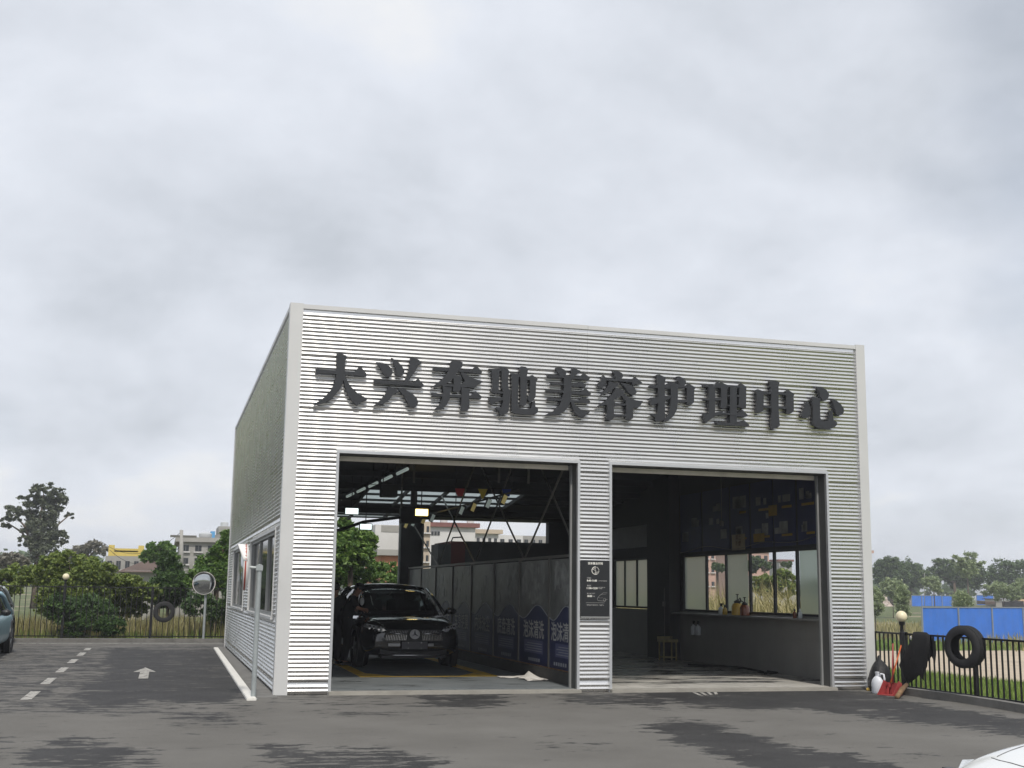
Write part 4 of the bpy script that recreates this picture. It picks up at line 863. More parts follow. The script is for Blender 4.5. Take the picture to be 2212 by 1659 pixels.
cs = MB(); cp = [(5.27, 1.50), (5.285, 1.535), (5.33, 1.575), (5.38, 1.607), (5.45, 1.607)]; cs.tube([(a, -.067, b) for a, b in cp], .003, 4); cs.tube([(a, -.067, b) for a, b in [(5.27, 1.50), (5.28, 1.478), (5.37, 1.470), (5.45, 1.50)]], .003, 4)
cs.tube([(a, -.067, b) for a, b in [(5.33, 1.575), (5.36, 1.577), (5.43, 1.588)]], .002, 4); cs.tube([(5.40+.022*math.cos(t*.5), -.067, 1.49+.028*math.sin(t*.5)) for t in range(14)], .003, 4); cs.tube([(5.285, -.067, 1.53), (5.32, -.067, 1.52), (5.37, -.067, 1.525)], .002, 4)
cs.build('car_drawing', 'notice_grey', nb, world=True)
# ------------------------------------------------------------------ cars: nose towards -y, wheels on z=0
SUV = [(0.0, .66, .34, .58, .70), (.05, .79, .26, .66, .80), (.18, .885, .22, .76, .90), (.45, .93, .21, .85, .985), (.9, .945, .22, .91, 1.04), (1.25, .945, .22, .95, 1.075), (2.0, .945, .22, .98, 1.05), (3.0, .945, .22, 1.0, 1.06), (4.0, .935, .24, 1.02, 1.07), (4.4, .90, .26, .98, 1.05), (4.6, .82, .30, .9, 1.0), (4.66, .72, .36, .8, .9)]
GH = [(1.10, .70, .80, 1.07), (1.45, .69, .84, 1.29), (1.80, .64, .86, 1.50), (2.10, .61, .87, 1.59), (2.8, .60, .87, 1.635), (3.5, .59, .86, 1.61), (4.0, .57, .84, 1.53), (4.4, .58, .80, 1.28), (4.6, .60, .76, 1.04)]
def body_ring(w, zb, zs, zt):
    h = [(0, zb), (.75*w, zb), (.93*w, zb+.06), (w, zb+.28*(zs-zb)), (.985*w, zb+.75*(zs-zb)), (.955*w, zs), (.80*w, zs+.75*(zt-zs)), (.45*w, zt-.012), (0, zt)]
    return h+[(-x, z) for x, z in reversed(h[1:-1])]
def loft(rings, ys, cap=True):
    mb = MB(); n = len(rings[0])
    for r, y in zip(rings, ys): mb.v += [(x, y, z) for x, z in r]
    for j in range(len(rings)-1):
        for i in range(n): a = j*n; mb.f.append((a+i, a+(i+1) % n, a+n+(i+1) % n, a+n+i))
    if cap: mb.f += [tuple(range(n)), tuple(range((len(rings)-1)*n, len(rings)*n))]
    return mb
def subs(o, l=1): md = o.modifiers.new('sub', 'SUBSURF'); md.levels = l; md.render_levels = l; return o
def car(label, loc, rzv, paint, hs=1.0, front=False, group=None, seams=False):
    c = thing('parked_car', label, 'car', loc, rzv, group); zsf = lambda z: z*hs if z > .5 else z
    st = [(y, w, zb, zsf(zs), zsf(zt)) for y, w, zb, zs, zt in SUV]
    b = subs(loft([body_ring(w, zb, zs, zt) for y, w, zb, zs, zt in st], [s[0] for s in st]).build('body', paint, c, smooth='all'), 2)
    rings = []
    for y, wt, wb, z in GH:
        z = zsf(z); h = [(0, .93*hs), (wb, .95*hs), (wb-.02, max(.97*hs, min(z-.05, 1.0*hs))), (wt+(wb-wt)*.25, max(z-.10, .99*hs)), (wt, z-.025), (wt*.6, z+.005), (0, z+.015)]
        rings.append(h+[(-x, q) for x, q in reversed(h[1:-1])])
    g = subs(loft(rings, [s[0] for s in GH]).build('windows', 'car_window', c, smooth='all'), 1)
    mb = MB(); rs = [s for s in GH if 1.8 < s[0] < 4.1]; rs = [(1.95, .625, .865, 1.56)]+rs[1:] if rs[0][0] < 1.95 else rs
    for y, wt, wb, z in rs:
        z = zsf(z); mb.v += [(wt+.03, y, z-.05), (wt, y, z-.005), (wt*.6, y, z+.022), (0, y, z+.032), (-wt*.6, y, z+.022), (-wt, y, z-.005), (-wt-.03, y, z-.05)]
    for j in range(len(rs)-1):
        for i in range(6): a = j*7+i; mb.f.append((a, a+1, a+8, a+7))
    r = mb.build('roof', paint, c, smooth='all'); md = r.modifiers.new('s', 'SOLIDIFY'); md.thickness = .015; md.offset = 0
    for sx in (-1, 1):
        MB().tube([(sx*.83, 1.12, zsf(1.04)), (sx*.745, 1.5, zsf(1.32)), (sx*.66, 1.95, zsf(1.555))], .032, 8).build('pillar', paint, c, smooth='all')
        MB().tube([(sx*.86, 2.62, zsf(1.0)), (sx*.64, 2.6, zsf(1.58))], .028, 6).build('pillar', 'car_trim', c, smooth='all')
        MB().tube([(sx*.82, 4.45, zsf(1.02)), (sx*.66, 4.05, zsf(1.45)), (sx*.61, 3.7, zsf(1.56))], .05, 8).build('pillar', paint, c, smooth='all')
        mr = MB().sphere((sx*1.03, 1.40, zsf(1.10)), (.115, .06, .075), 12, 8).build('mirror', paint if paint not in ('car_blue', 'car_silver') else 'car_trim', c, smooth='all'); MB().tube([(sx*.86, 1.42, zsf(1.04)), (sx*.98, 1.41, zsf(1.07))], .022, 6).build('mirror_arm', 'car_trim', mr)
        for wy in (.87, 3.74):
            MX = Matrix.Translation((sx*.83, wy, .355)) @ Matrix.Rotation(math.pi/2, 4, 'Y')
            MB().lathe([(.375, -.02), (.44, .0), (.44, .118), (.375, .122)], 28, Matrix.Translation((sx*.83, wy, .36)) @ Matrix.Rotation(sx*math.pi/2, 4, 'Y'), close=True).build('wheel_arch', 'car_trim', c, smooth=True)
            wh = MB().lathe([(.24, -.11), (.33, -.115), (.355, -.09), (.36, 0), (.355, .09), (.33, .115), (.24, .11)], 28, MX, close=True).build('wheel', 'rubber', c, smooth=True)
            rm = MB().lathe([(.0, .07*sx), (.06, .075*sx), (.07, .05*sx), (.235, .06*sx), (.243, .10*sx), (.243, -.1*sx)], 24, MX)
            for k in range(5):
                a = 2*math.pi*k/5; d = Vector((0, math.cos(a), math.sin(a))); o_ = Vector((sx*.92, wy, .355)); rm.tube([o_+d*.04, o_+d*.235], [.035, .025], 6)
            rm.build('rim', 'rim', wh, smooth=True)
        hl = MB().prism([(.52, .735), (.60, .81), (.84, .86), (.865, .80), (.78, .745), (.60, .705)], lambda a, q, d: (sx*a, d+(.02 if front else .10)+max(0, a-.5)**2*2.1, zsf(q)), -.03, .16).build('headlight', 'lamp_glass', c)
        for k in range(4):
            for j in range(2): MB().box(sx*(.575+.07*k)-.022, -.022+.05*k+.01*k*k, zsf(.728+.05*j+.008*k), sx*(.575+.07*k)+.022, .02+.05*k, zsf(.757+.05*j+.008*k)).build('light_cell', 'chrome' if j == 0 else 'car_trim', hl)
    for sx in (-.38, .38):
        for sy in (2.35, 3.35):
            sb_ = MB().box(sx-.24, sy, .95*hs, sx+.24, sy+.12, 1.30*hs).build('seat', 'seat', c, bevel=.03); MB().box(sx-.13, sy+.02, 1.31*hs, sx+.13, sy+.10, 1.47*hs).build('headrest', 'seat', sb_, bevel=.03)
    MB().box(-.72, 1.30, .98*hs, .72, 1.60, 1.10*hs).build('dashboard', 'seat', c, bevel=.03)
    MB().box(-.62, .02, .27, .62, .12, .47).build('intake', 'car_trim', c)
    if front:
        gp = [(-.50, .75), (.50, .75), (.56, .62), (.50, .525), (-.50, .525), (-.56, .62)]
        gr = MB().prism(gp, lambda a, q, d: (a, d+.10*a*a, q), -.035, .10).build('grille', 'car_trim', c)
        for k in range(-17, 18):
            x = k*.03
            if abs(x) < .125: continue
            y = -.045+.10*x*x; ht = .735-.06*max(0, abs(x)-.42)/.08
            MB().tube([(x+.012*(1 if x > 0 else -1), y, .545), (x, y-.004, .655)], .0055, 4).build('slat', 'chrome', gr); MB().tube([(x, y, .685), (x-.014*(1 if x > 0 else -1), y, ht)], .004, 4).build('slat', 'rim', gr)
        for sx in (-1, 1): MB().tube([(sx*.115, -.052, .672), (sx*.3, -.044, .674), (sx*.47, -.03, .672)], .014, 6).build('chrome_bar', 'chrome', gr, smooth='all')
        em = MB().lathe([(.08, -.012), (.094, -.012), (.094, .012), (.08, .012)], 32, Matrix.Translation((0, -.062, .665)) @ Matrix.Rotation(math.pi/2, 4, 'X'), close=True); em.lathe([(0, 0), (.081, 0), (.081, .01), (0, .01)], 32, Matrix.Translation((0, -.052, .665)) @ Matrix.Rotation(math.pi/2, 4, 'X'))
        em.build('emblem', 'rim', gr, smooth=True); es = MB()
        for k in range(3):
            a = math.pi/2+2*math.pi*k/3; d = Vector((math.cos(a), 0, math.sin(a))); es.tube([Vector((0, -.07, .665)), Vector((0, -.068, .665))+d*.083], [.015, .004], 5)
        es.build('star', 'chrome', gr)
        pl = MB().box(-.24, -.075, .375, .24, -.06, .52).build('licence_plate', 'plate_grey', c, bevel=.003)
        for x in (-.12, .12):
            for z in (.395, .50): MB().lathe([(.009, 0), (.009, .006)], 8, Matrix.Translation((x, -.075, z)) @ Matrix.Rotation(math.pi/2, 4, 'X')).build('bolt', 'chrome', pl)
        for sx in (-1, 1): MB().box(sx*.26, -.045, .43, sx*(.48 if sx < 0 else .36), -.02, .485).build('bumper_fin', 'rim', c, bevel=.006)
        MB().tube([(-.56, .03, .262), (-.3, -.02, .255), (.3, -.02, .255), (.56, .03, .262)], .014, 6).build('lip_strip', 'chrome', c, smooth='all')
        MB().box(-.60, -.015, .20, .60, .3, .25).build('lower_lip', 'car_trim', c, bevel=.01); MB().prism([(-.14, 0), (.06, .02), (.05, .09), (-.10, .07)], lambda a, q, d: (.60+a*.25, 1.62+d, zsf(1.36)+q), 0, .004).build('sticker', 'poster_white', c)
    if seams:
        bpy.context.view_layer.update(); ev = b.evaluated_get(bpy.context.evaluated_depsgraph_get())
        def gap(pts): MB().tube([ev.closest_point_on_mesh(Vector(p))[1] for p in pts], .003, 5).build('panel_gap', 'seam', c, smooth='all')
        for sx in (-1, 1): gap([(sx*(.60+.14*k/14), .20+1.0*k/14, 1.2) for k in range(15)])
        gap([(x*.6, .17+.08*x*x, 1.0) for x in [k/6 for k in range(-6, 7)]])
    return c
bc = car('glossy black car with chrome star grille parked inside the left bay', (3.24, 5.42, .034), 0.03, 'car_black', front=True); bc.scale = (1.13, 1.07, 1.03)
car('white car showing only its bonnet at the yard edge', (1.84, -15.12, -.03), -math.pi/2, 'car_white', .96, seams=True)
car('light blue car parked by the back fence, in front of a silver car', (-6.24, 9.3, -.03), 0.0, 'car_blue', .92)
car('silver car with black mirror parked behind the light blue one', (-6.75, 14.2, -.03), 0.0, 'car_silver', 1.0)
car('white car standing across behind the rear opening of the left bay', (1.9, 19.0, -.14), math.pi/2*-1, 'car_white', 1.06)
# ------------------------------------------------------------------ people
def skin_mesh(name, verts, edges, m, parent, root=0, lvl=2):
    me = bpy.data.meshes.new(name); me.from_pydata([v[:3] for v in verts], edges, []); o = bpy.data.objects.new(name, me); COL.objects.link(o)
    md = o.modifiers.new('skin', 'SKIN'); md.use_smooth_shade = True
    for i, sv in enumerate(me.skin_vertices[0].data): r = verts[i][3]; sv.radius = (r if isinstance(r, tuple) else (r, r)); sv.use_root = (i == root)
    subs(o, lvl); me.materials.append(MATS[m]); o.parent = parent; return o
def person(label, loc, J, shirt, trousers, cap=False):
    """J: joints in world coords: pelvis, chest, neck, head, per side S: sh, el, wr, hand, hip, kn, an, toe"""
    t = thing('person', label, 'person', loc); L = Vector(loc); q = lambda p, r: tuple(Vector(p)-L)+(r,)
    v = [q(J['pelvis'], .10), q(J['chest'], .12), q(J['neck'], .055), q(J['head'], .085), q(J['crown'], .07)]; e_ = [(0, 1), (1, 2), (2, 3), (3, 4)]
    for s in 'LR':
        n = len(v); v += [q(J['sh'+s], .065), q(J['el'+s], .043), q(J['wr'+s], .028), q(J['hand'+s], .03)]; e_ += [(1, n), (n, n+1), (n+1, n+2), (n+2, n+3)]
        w = Vector(J['hand'+s])-Vector(J['wr'+s]); d = w.normalized(); sd = d.cross(Vector((0, 1, 0))).normalized()
        for k, (o_, ln) in enumerate(((-.03, .07), (-.011, .085), (.009, .08), (.028, .065), (-.05, .045))):
            b = Vector(J['hand'+s])+sd*o_+d*(.02 if k < 4 else -.03); m_ = len(v); v += [q(b, .011), q(b+d*ln*.5+Vector((0, -.008, -.006)), .010), q(b+d*ln*.85+Vector((0, -.012, -.022)), .008)]; e_ += [(n+3 if k < 4 else n+2, m_), (m_, m_+1), (m_+1, m_+2)]
        n = len(v); v += [q(J['hip'+s], .085), q(J['kn'+s], .058), q(J['an'+s], .038), q(J['toe'+s], .035)]; e_ += [(0, n), (n, n+1), (n+1, n+2), (n+2, n+3)]
    skin_mesh('body', v, e_, 'skin', t)
    sv = [q(Vector(J['pelvis'])-Vector((0, 0, .06)), (.16, .15)), q(Vector(J['pelvis'])+Vector((0, 0, .1)), (.155, .14)), q(J['chest'], (.185, .15)), q(Vector(J['chest'])*.35+Vector(J['neck'])*.65, .085)]; se = [(0, 1), (1, 2), (2, 3)]
    for s in 'LR': n = len(sv); sv += [q(J['sh'+s], .085), q(J['el'+s], .065)]; se += [(2, n), (n, n+1)]
    skin_mesh('shirt', sv, se, shirt, t)
    tv = [q(Vector(J['pelvis'])+Vector((0, 0, .02)), .145), q(Vector(J['pelvis'])+Vector((0, 0, .14)), .13)]; te = [(0, 1)]
    for s in 'LR': n = len(tv); tv += [q(J['hip'+s], .105), q(J['kn'+s], .08), q(J['an'+s], .062)]; te += [(0, n), (n, n+1), (n+1, n+2)]
    skin_mesh('trousers', tv, te, trousers, t)
    for s in 'LR': MB().sphere((Vector(J['an'+s])+Vector(J['toe'+s]))*.5-L+Vector((0, 0, -.02)), (.06, .13, .045) if abs(J['toe'+s][1]-J['an'+s][1]) > abs(J['toe'+s][0]-J['an'+s][0]) else (.13, .06, .045), 10, 6).build('shoe', 'car_trim', t, smooth='all')
    hd = (Vector(J['head'])+Vector(J['crown']))*.5; up = (Vector(J['crown'])-Vector(J['head'])).normalized(); f = Vector(J['face']).normalized()
    hr = MB().sphere(hd-L+up*.02-f*.018, (.098, .098, .105), 14, 10).build('hair', 'hair', t, smooth='all')
    sdv = up.cross(f).normalized(); fb = hd-L-up*.02+f*.082
    for sg in (-1, 1): MB().sphere(fb+sdv*.032*sg+up*.01, .011, 8, 6).build('eye', 'hair', t, smooth='all'); MB().sphere(hd-L+sdv*.09*sg-up*.03, (.02, .02, .03), 8, 6).build('ear', 'skin', t, smooth='all')
    MB().sphere(fb+f*.012-up*.02, (.014, .014, .02), 8, 6).build('nose', 'skin', t, smooth='all'); MB().sphere(fb-up*.055-f*.006, (.022, .022, .006), 8, 5).build('mouth', 'mirror_red', t, smooth='all')
    if cap: MB().lathe([(.106, 0), (.104, .03), (.08, .075), (0, .09)], 16, Matrix.Translation(hd-L+up*.03) @ up.to_track_quat('Z', 'Y').to_matrix().to_4x4()).build('cap', 'cloth_black', t, smooth='all')
    return t
A = (2.02, 6.75, .03)
pa = person('person in black bending over the car door with a white cloth', A, dict(pelvis=(2.02, 6.78, .95), chest=(2.10, 6.72, 1.34), neck=(2.20, 6.70, 1.50), head=(2.26, 6.67, 1.58), crown=(2.28, 6.69, 1.68), face=(.75, -.5, -.4),
 shL=(2.16, 6.90, 1.40), elL=(2.24, 7.0, 1.18), wrL=(2.36, 6.95, 1.12), handL=(2.40, 6.93, 1.11), shR=(2.10, 6.53, 1.42), elR=(2.20, 6.38, 1.22), wrR=(2.33, 6.42, 1.20), handR=(2.375, 6.45, 1.19),
 hipL=(2.03, 6.88, .90), knL=(2.08, 6.95, .50), anL=(2.0, 7.0, .10), toeL=(2.12, 6.98, .06), hipR=(2.02, 6.68, .90), knR=(2.06, 6.62, .50), anR=(1.98, 6.60, .10), toeR=(2.10, 6.56, .06)), 'cloth_black', 'cloth_black', cap=True)
mb = MB().sphere((2.30, 6.46, 1.36), (.05, .03, .085), 10, 8); tag(mb.build('cleaning_cloth', 'cloth_white', smooth='all'), 'small white cleaning cloth at the chest of the bending person', 'cloth')
person('person in dark grey shirt standing half hidden behind the door jamb', (1.80, 7.05, .03), dict(pelvis=(1.80, 7.05, .95), chest=(1.80, 7.03, 1.33), neck=(1.80, 7.03, 1.50), head=(1.81, 7.0, 1.59), crown=(1.81, 7.01, 1.70), face=(.5, .86, -.1),
 shL=(2.0, 7.02, 1.42), elL=(2.06, 6.96, 1.18), wrL=(2.0, 6.84, 1.05), handL=(1.98, 6.80, 1.01), shR=(1.60, 7.04, 1.42), elR=(1.54, 7.0, 1.15), wrR=(1.58, 6.88, .95), handR=(1.59, 6.85, .90),
 hipL=(1.89, 7.05, .90), knL=(1.90, 7.02, .50), anL=(1.90, 7.06, .10), toeL=(1.93, 7.2, .06), hipR=(1.71, 7.05, .90), knR=(1.70, 7.03, .50), anR=(1.69, 7.06, .10), toeR=(1.68, 7.2, .06)), 'cloth_grey', 'cloth_grey')
# ------------------------------------------------------------------ fences
def fence(name, label, pts, z0, z1, sp, post_at, m='black_iron', bar=.011, group=None):
    """pts: two ends (x,y); bars, rails and posts are parts"""
    a, b = Vector((*pts[0], 0)), Vector((*pts[1], 0)); d = (b-a); L = d.length; ang = math.atan2(d.y, d.x)
    t = thing(name, label, 'fence', (a.x, a.y, z0), ang, group); n = int(L/sp)
    MB().box(0, -.018, z1-z0-.03, L, .018, z1-z0).build('top_rail', m, t); MB().box(0, -.016, .10, L, .016, .13).build('bottom_rail', m, t)
    proto = None
    for k in range(n):
        if proto is None: proto = MB().box(-bar, -bar, .131, bar, bar, z1-z0-.031).build('bar', m, t); proto.location = (sp*(k+.5), 0, 0)
        else: o = proto.copy(); COL.objects.link(o); o.parent = t; o.location = (sp*(k+.5), 0, 0)
    for s in post_at: MB().box(s-.03, -.03, -.15, s+.03, .03, z1-z0+.02).build('post', m, t)
    return t
FX = 10.62
fence('iron_fence', 'black iron fence with square bars beside the field, tyre and mats on it', ((FX, .25), (FX-.02, -4.6)), -.03, .99, .135, (1.14, 3.05, 4.7))
fence('iron_fence', 'dark iron fence half overgrown along the back of the yard', ((-9.5, 20.05), (9.5, 19.95)), .0, 1.60, .16, (.4, 2.8, 4.85, 7.4, 9.9, 12.5, 15), bar=.010)
def globe_lamp(x, y, z0, zc, r, label):
    t = thing('globe_lamp', label, 'lamp', (x, y, z0)); MB().lathe([(.045, 0), (.045, zc-r-.17-z0), (.035, zc-r-.16-z0), (.028, zc-r-.06-z0), (.05, zc-r-.03-z0), (.05, zc-r+.015-z0)], 14).build('post', 'black_iron', t, smooth=True)
    MB().sphere((0, 0, zc-z0), r, 20, 14).build('globe', 'globe', t, smooth='all')
globe_lamp(FX-.07, -.90, -.02, 1.27, .098, 'cream globe lamp on a black post by the right corner'); globe_lamp(-4.65, 20.1, -.1, 1.88, .10, 'cream globe lamp in front of the bushes on the back fence')
def tyre(label, c, R, w, M):
    t = thing('old_tyre', label, 'tyre', c); t.rotation_euler = M
    MB().lathe([(R*.60, -w*.46), (R*.72, -w*.52), (R*.90, -w*.50), (R*.985, -w*.40), (R, -w*.2), (R, w*.2), (R*.985, w*.40), (R*.90, w*.50), (R*.72, w*.52), (R*.60, w*.46), (R*.62, w*.40), (R*.80, w*.38), (R*.92, w*.3), (R*.94, 0), (R*.92, -w*.3), (R*.80, -w*.38), (R*.62, -w*.40)], 48, close=True).build('casing', 'rubber', t, smooth=True)
    tr = MB()
    for k in range(60):
        a = 2*math.pi*k/60; Mk = Matrix.Rotation(a, 4, 'Z') @ Matrix.Translation((R*.998, 0, 0)); tr.box(-.004, -R*.035, -w*.34, .007, R*.035, -w*.06, Mk); tr.box(-.004, -R*.035+R*.03, w*.06, .007, R*.065, w*.34, Mk)
    tr.build('tread', 'rubber', t, kind='stuff')
tyre('worn black tyre hung on the iron fence beside the field', (FX-.15, -2.75, .84), .325, .22, (math.pi/2, 0, math.radians(-71)))
tyre('bald black tyre hanging on the overgrown back fence', (-1.72, 19.90, .86), .315, .13, (math.pi/2, 0, 0.05))
# ------------------------------------------------------------------ traffic mirrors
def traffic_mirror(label, base, zt, centre, R, nrm):
    t = thing('traffic_mirror', label, 'mirror', base); B_ = Vector(base); n = Vector(nrm).normalized(); c = Vector(centre)-B_
    MB().lathe([(.038, 0), (.038, zt-base[2]), (0, zt-base[2]+.01)], 14).build('pole', 'galv', t, smooth=True)
    MB().lathe([(.07, 0), (.07, .012), (.04, .02)], 12).build('base_plate', 'galv', t)
    up = Vector((0, 0, 1)); xa_ = up.cross(n).normalized(); ya_ = n.cross(xa_); M = Matrix.Translation(c) @ Matrix((xa_, ya_, n)).transposed().to_4x4()
    MB().lathe([(0, .075)]+[(R*.95*math.sin(k/8*math.pi/2), .02+.055*math.cos(k/8*math.pi/2)) for k in range(1, 9)], 36, M).build('convex_face', 'mirror_face', t, smooth='all')
    MB().lathe([(R*.95, .02), (R, .03), (R*1.01, .0), (R*.97, -.03), (R*.6, -.06), (0, -.075)], 36, M).build('shell', 'mirror_shell', t, smooth='all'); MB().lathe([(R*1.012, -.012), (R*1.02, -.012), (R*1.02, .012), (R*1.012, .012)], 36, M, close=True).build('red_rim', 'mirror_red', t)
    vs = MB(); nn = 18
    for k in range(nn+1):
        a = math.radians(15+150*k/nn); w = .10*math.sin((k/nn)*math.pi)+.03
        for (r, h) in ((R*1.015, -.03), (R*1.03, w)): vs.v.append(tuple(M @ Vector((r*math.cos(a), r*math.sin(a), h))))
    for k in range(nn): vs.f.append((2*k, 2*k+1, 2*k+3, 2*k+2))
    h = vs.build('visor', 'mirror_shell', t, smooth='all'); md = h.modifiers.new('s', 'SOLIDIFY'); md.thickness = .008
    pz = Vector((0, 0, zt-.05-base[2])); MB().tube([pz, c-n*.06], .022, 8).box(pz.x-.05, pz.y-.05, pz.z-.04, pz.x+.05, pz.y+.05, pz.z+.04).build('bracket', 'galv', t)
traffic_mirror('round convex mirror on a pole at the back fence', (-.51, 19.62, -.03), 1.62, (-.58, 19.52, 1.74), .345, (-.14, -1, -.06))
traffic_mirror('round convex mirror seen edge on, on a pole by the building corner', (-.39, -.66, -.03), 1.96, (-.60, -.62, 1.92), .34, (-1, .05, .0))
# ------------------------------------------------------------------ things by the right corner
def blob_sheet(name, m, outline, x, label, cat, thick=.012, bulge=.05, seed=1, group=None):
    r = random.Random(seed); mb = MB(); n = len(outline); cy = sum(p[0] for p in outline)/n; cz = sum(p[1] for p in outline)/n; K = 6
    for k in range(K+1):
        f = 1-k/K
        for (a, b) in outline: mb.v.append((x-bulge*(1-f*f)-.012*r.random()*(k > 0), cy+(a-cy)*f if k < K else cy+(a-cy)*.02, cz+(b-cz)*f if k < K else cz+(b-cz)*.02))
    for k in range(K):
        for i in range(n): a = k*n; mb.f.append((a+i, a+(i+1) % n, a+n+(i+1) % n, a+n+i))
    mb.f.append(tuple(K*n+i for i in range(n))); o = mb.build(name, m, smooth='all'); md = o.modifiers.new('s', 'SOLIDIFY'); md.thickness = thick; return tag(o, label, cat, group)
def z8p(x, y): return ((3300+x*732/1518)/1.82278, (2050+y*732/1518)/1.82278)
def yz(pts, x): return [(q.y, q.z) for q in (onx(*z8p(*p), x) for p in pts)]
xm_ = FX-.06
blob_sheet('car_mat', 'mat_black', yz([(612,910),(650,906),(720,912),(745,935),(748,1020),(735,1090),(725,1190),(700,1250),(696,1305),(662,1262),(620,1300),(585,1325),(545,1300),(520,1235),(497,1180),(520,1120),(560,1040),(590,985),(612,965)], xm_), xm_, 'large black car mat draped over the iron fence', 'car mat', .012, .07, 3, 'car mats on the fence')
blob_sheet('car_mat', 'mat_black', yz([(735,925),(772,935),(772,975),(802,985),(806,1080),(798,1160),(770,1105),(738,1150),(728,1060)], FX+.06), FX+.05, 'smaller black car mat hanging on the field side of the fence', 'car mat', .01, -.02, 4, 'car mats on the fence')
tag(MB().sphere((xm_-.03, onx(*z8p(605, 957), xm_).y, onx(*z8p(605, 957), xm_).z), (.012, .028, .035), 10, 6).build('white_clip', 'poster_white', smooth='all'), 'small white clip on the edge of the black mat', 'clip')
def sack():
    mb = MB(); K = 9; n = 18; r = random.Random(5)
    prof = [(.02, .0), (.20, .0), (.235, .08), (.24, .2), (.22, .32), (.17, .42), (.10, .50), (.045, .54), (.03, .60), (.0, .62)]
    for (R, h) in prof:
        for k in range(n): a = 2*math.pi*k/n; q = R*(1+.10*math.sin(3*a+h*9)+.05*r.random()); mb.v.append((10.42+q*.75*math.cos(a), -.36+q*.9*math.sin(a), -.03+h))
    for j in range(len(prof)-1):
        for k in range(n): a = j*n; mb.f.append((a+k, a+(k+1) % n, a+n+(k+1) % n, a+n+k))
    tag(mb.build('rubbish_bag', 'bag_black', smooth='all'), 'tied black rubbish bag standing behind the white jug', 'bag')
sack()
jg = thing('white_jug', 'white plastic jug with a loop handle behind the red dustpan', 'jug', (10.13, -.75, -.03), .5)
MB().lathe([(.085, 0), (.095, .02), (.095, .17), (.085, .22), (.05, .27), (.03, .285), (.03, .33), (.034, .335), (.034, .36), (0, .36)], 16, Matrix.Diagonal((.8, 1.15, 1, 1))).build('body', 'jug_white', jg, smooth=True)
MB().tube([(0, -.03, .27), (0, -.07, .33), (0, -.12, .32), (0, -.135, .24), (0, -.11, .16)], .017, 8).build('handle', 'jug_white', jg, smooth='all')
dp = thing('dustpan', 'red plastic long handled dustpan leaning at the corner', 'dustpan', (10.08, -1.15, -.03), -1.25)
db = MB(); db.prism([(0, 0), (.26, 0), (.26, .20), (.18, .24), (.10, .12)], lambda a, b, d: (d, a-.1, b), -.16, -.15); db.prism([(0, 0), (.26, 0), (.26, .20), (.18, .24), (.10, .12)], lambda a, b, d: (d, a-.1, b), .15, .16)
db.box(-.149, -.1, 0, .149, .16, .008).box(-.149, .152, .0085, .149, .16, .2); db.build('pan', 'dustpan_red', dp, bevel=.0); MB().tube([(0, .12, .18), (-.02, .16, .5), (-.03, .20, .85)], .013, 8).build('handle', 'dustpan_red', dp, smooth='all')
br = thing('broom', 'broom with a bright orange stick leaning on the fence', 'broom', (10.16, -.98, -.03)); P0 = onx(*z8p(425, 1340), 10.2); P1 = onx(*z8p(530, 965), FX-.05)
L0 = Vector(br.location); MB().tube([P0-L0, P1-L0], .013, 8).build('stick', 'handle_orange', br, smooth='all')
hb = MB(); q = P0-L0
for k in range(30): d = Vector((random.uniform(-.10, .10), random.uniform(-.05, .05), 0)); hb.tube([q+d*.35, Vector((q.x+d.x, q.y+d.y, .01))], .006, 4)
hb.build('bristles', 'dustpan_red', br, kind='stuff'); MB().box(q.x-.05, q.y-.03, q.z-.04, q.x+.05, q.y+.03, q.z+.02).build('head', 'dustpan_red', br)
wd = MB(); a_, b_ = onz(*z8p(480, 1440), .0), onx(*z8p(560, 1340), 10.5); tag(wd.tube([a_, (a_+b_)/2+Vector((0, 0, .015)), b_], [.04, .045, .035], 8).build('wood_stump', 'wood', smooth='all'), 'weathered brown piece of wood at the foot of the lamp post', 'wood')
st_ = [onterrain(*z8p(585, 1362)), onterrain(*z8p(700, 1405))]; tag(MB().tube([p+Vector((0, 0, .10)) for p in st_], .015, 6).build('stick', 'handle_orange'), 'reddish stick lying in the grass behind the fence', 'stick')
tag(MB().sphere((10.30, -.22, -.01), (.07, .05, .04), 10, 6).build('sponge', 'bottle_yellow', smooth='all'), 'small yellow sponge under the right corner trim', 'sponge')
# ------------------------------------------------------------------ field on the right: track, blue hoardings, heaps, shed
def strip_on_ground(name, m, quad, nx=40, ny=8, dz=.03):
    (a, b, c, d) = [Vector((p.x, p.y, 0)) for p in quad]; mb = MB()
    for j in range(ny+1):
        for i in range(nx+1):
            s, t = i/nx, j/ny; p = (a*(1-s)+b*s)*(1-t)+(d*(1-s)+c*s)*t; mb.v.append((p.x, p.y, terrain_h(p.x, p.y)+dz))
    for j in range(ny):
        for i in range(nx): k = j*(nx+1)+i; mb.f.append((k, k+1, k+nx+2, k+nx+1))
    return struct(mb.build(name, m, smooth='all'))
na, nb_, fa, fb_ = [onterrain(*z8p(*p)) for p in ((300, 1250), (1518, 1330), (300, 1070), (1518, 1065))]
ext = lambda p, q, t: p+(q-p)*t
strip_on_ground('dirt_track', 'dirt', (ext(na, nb_, -1.2), ext(na, nb_, 1.8), ext(fa, fb_, 1.8), ext(fa, fb_, -1.2)), 60, 12)
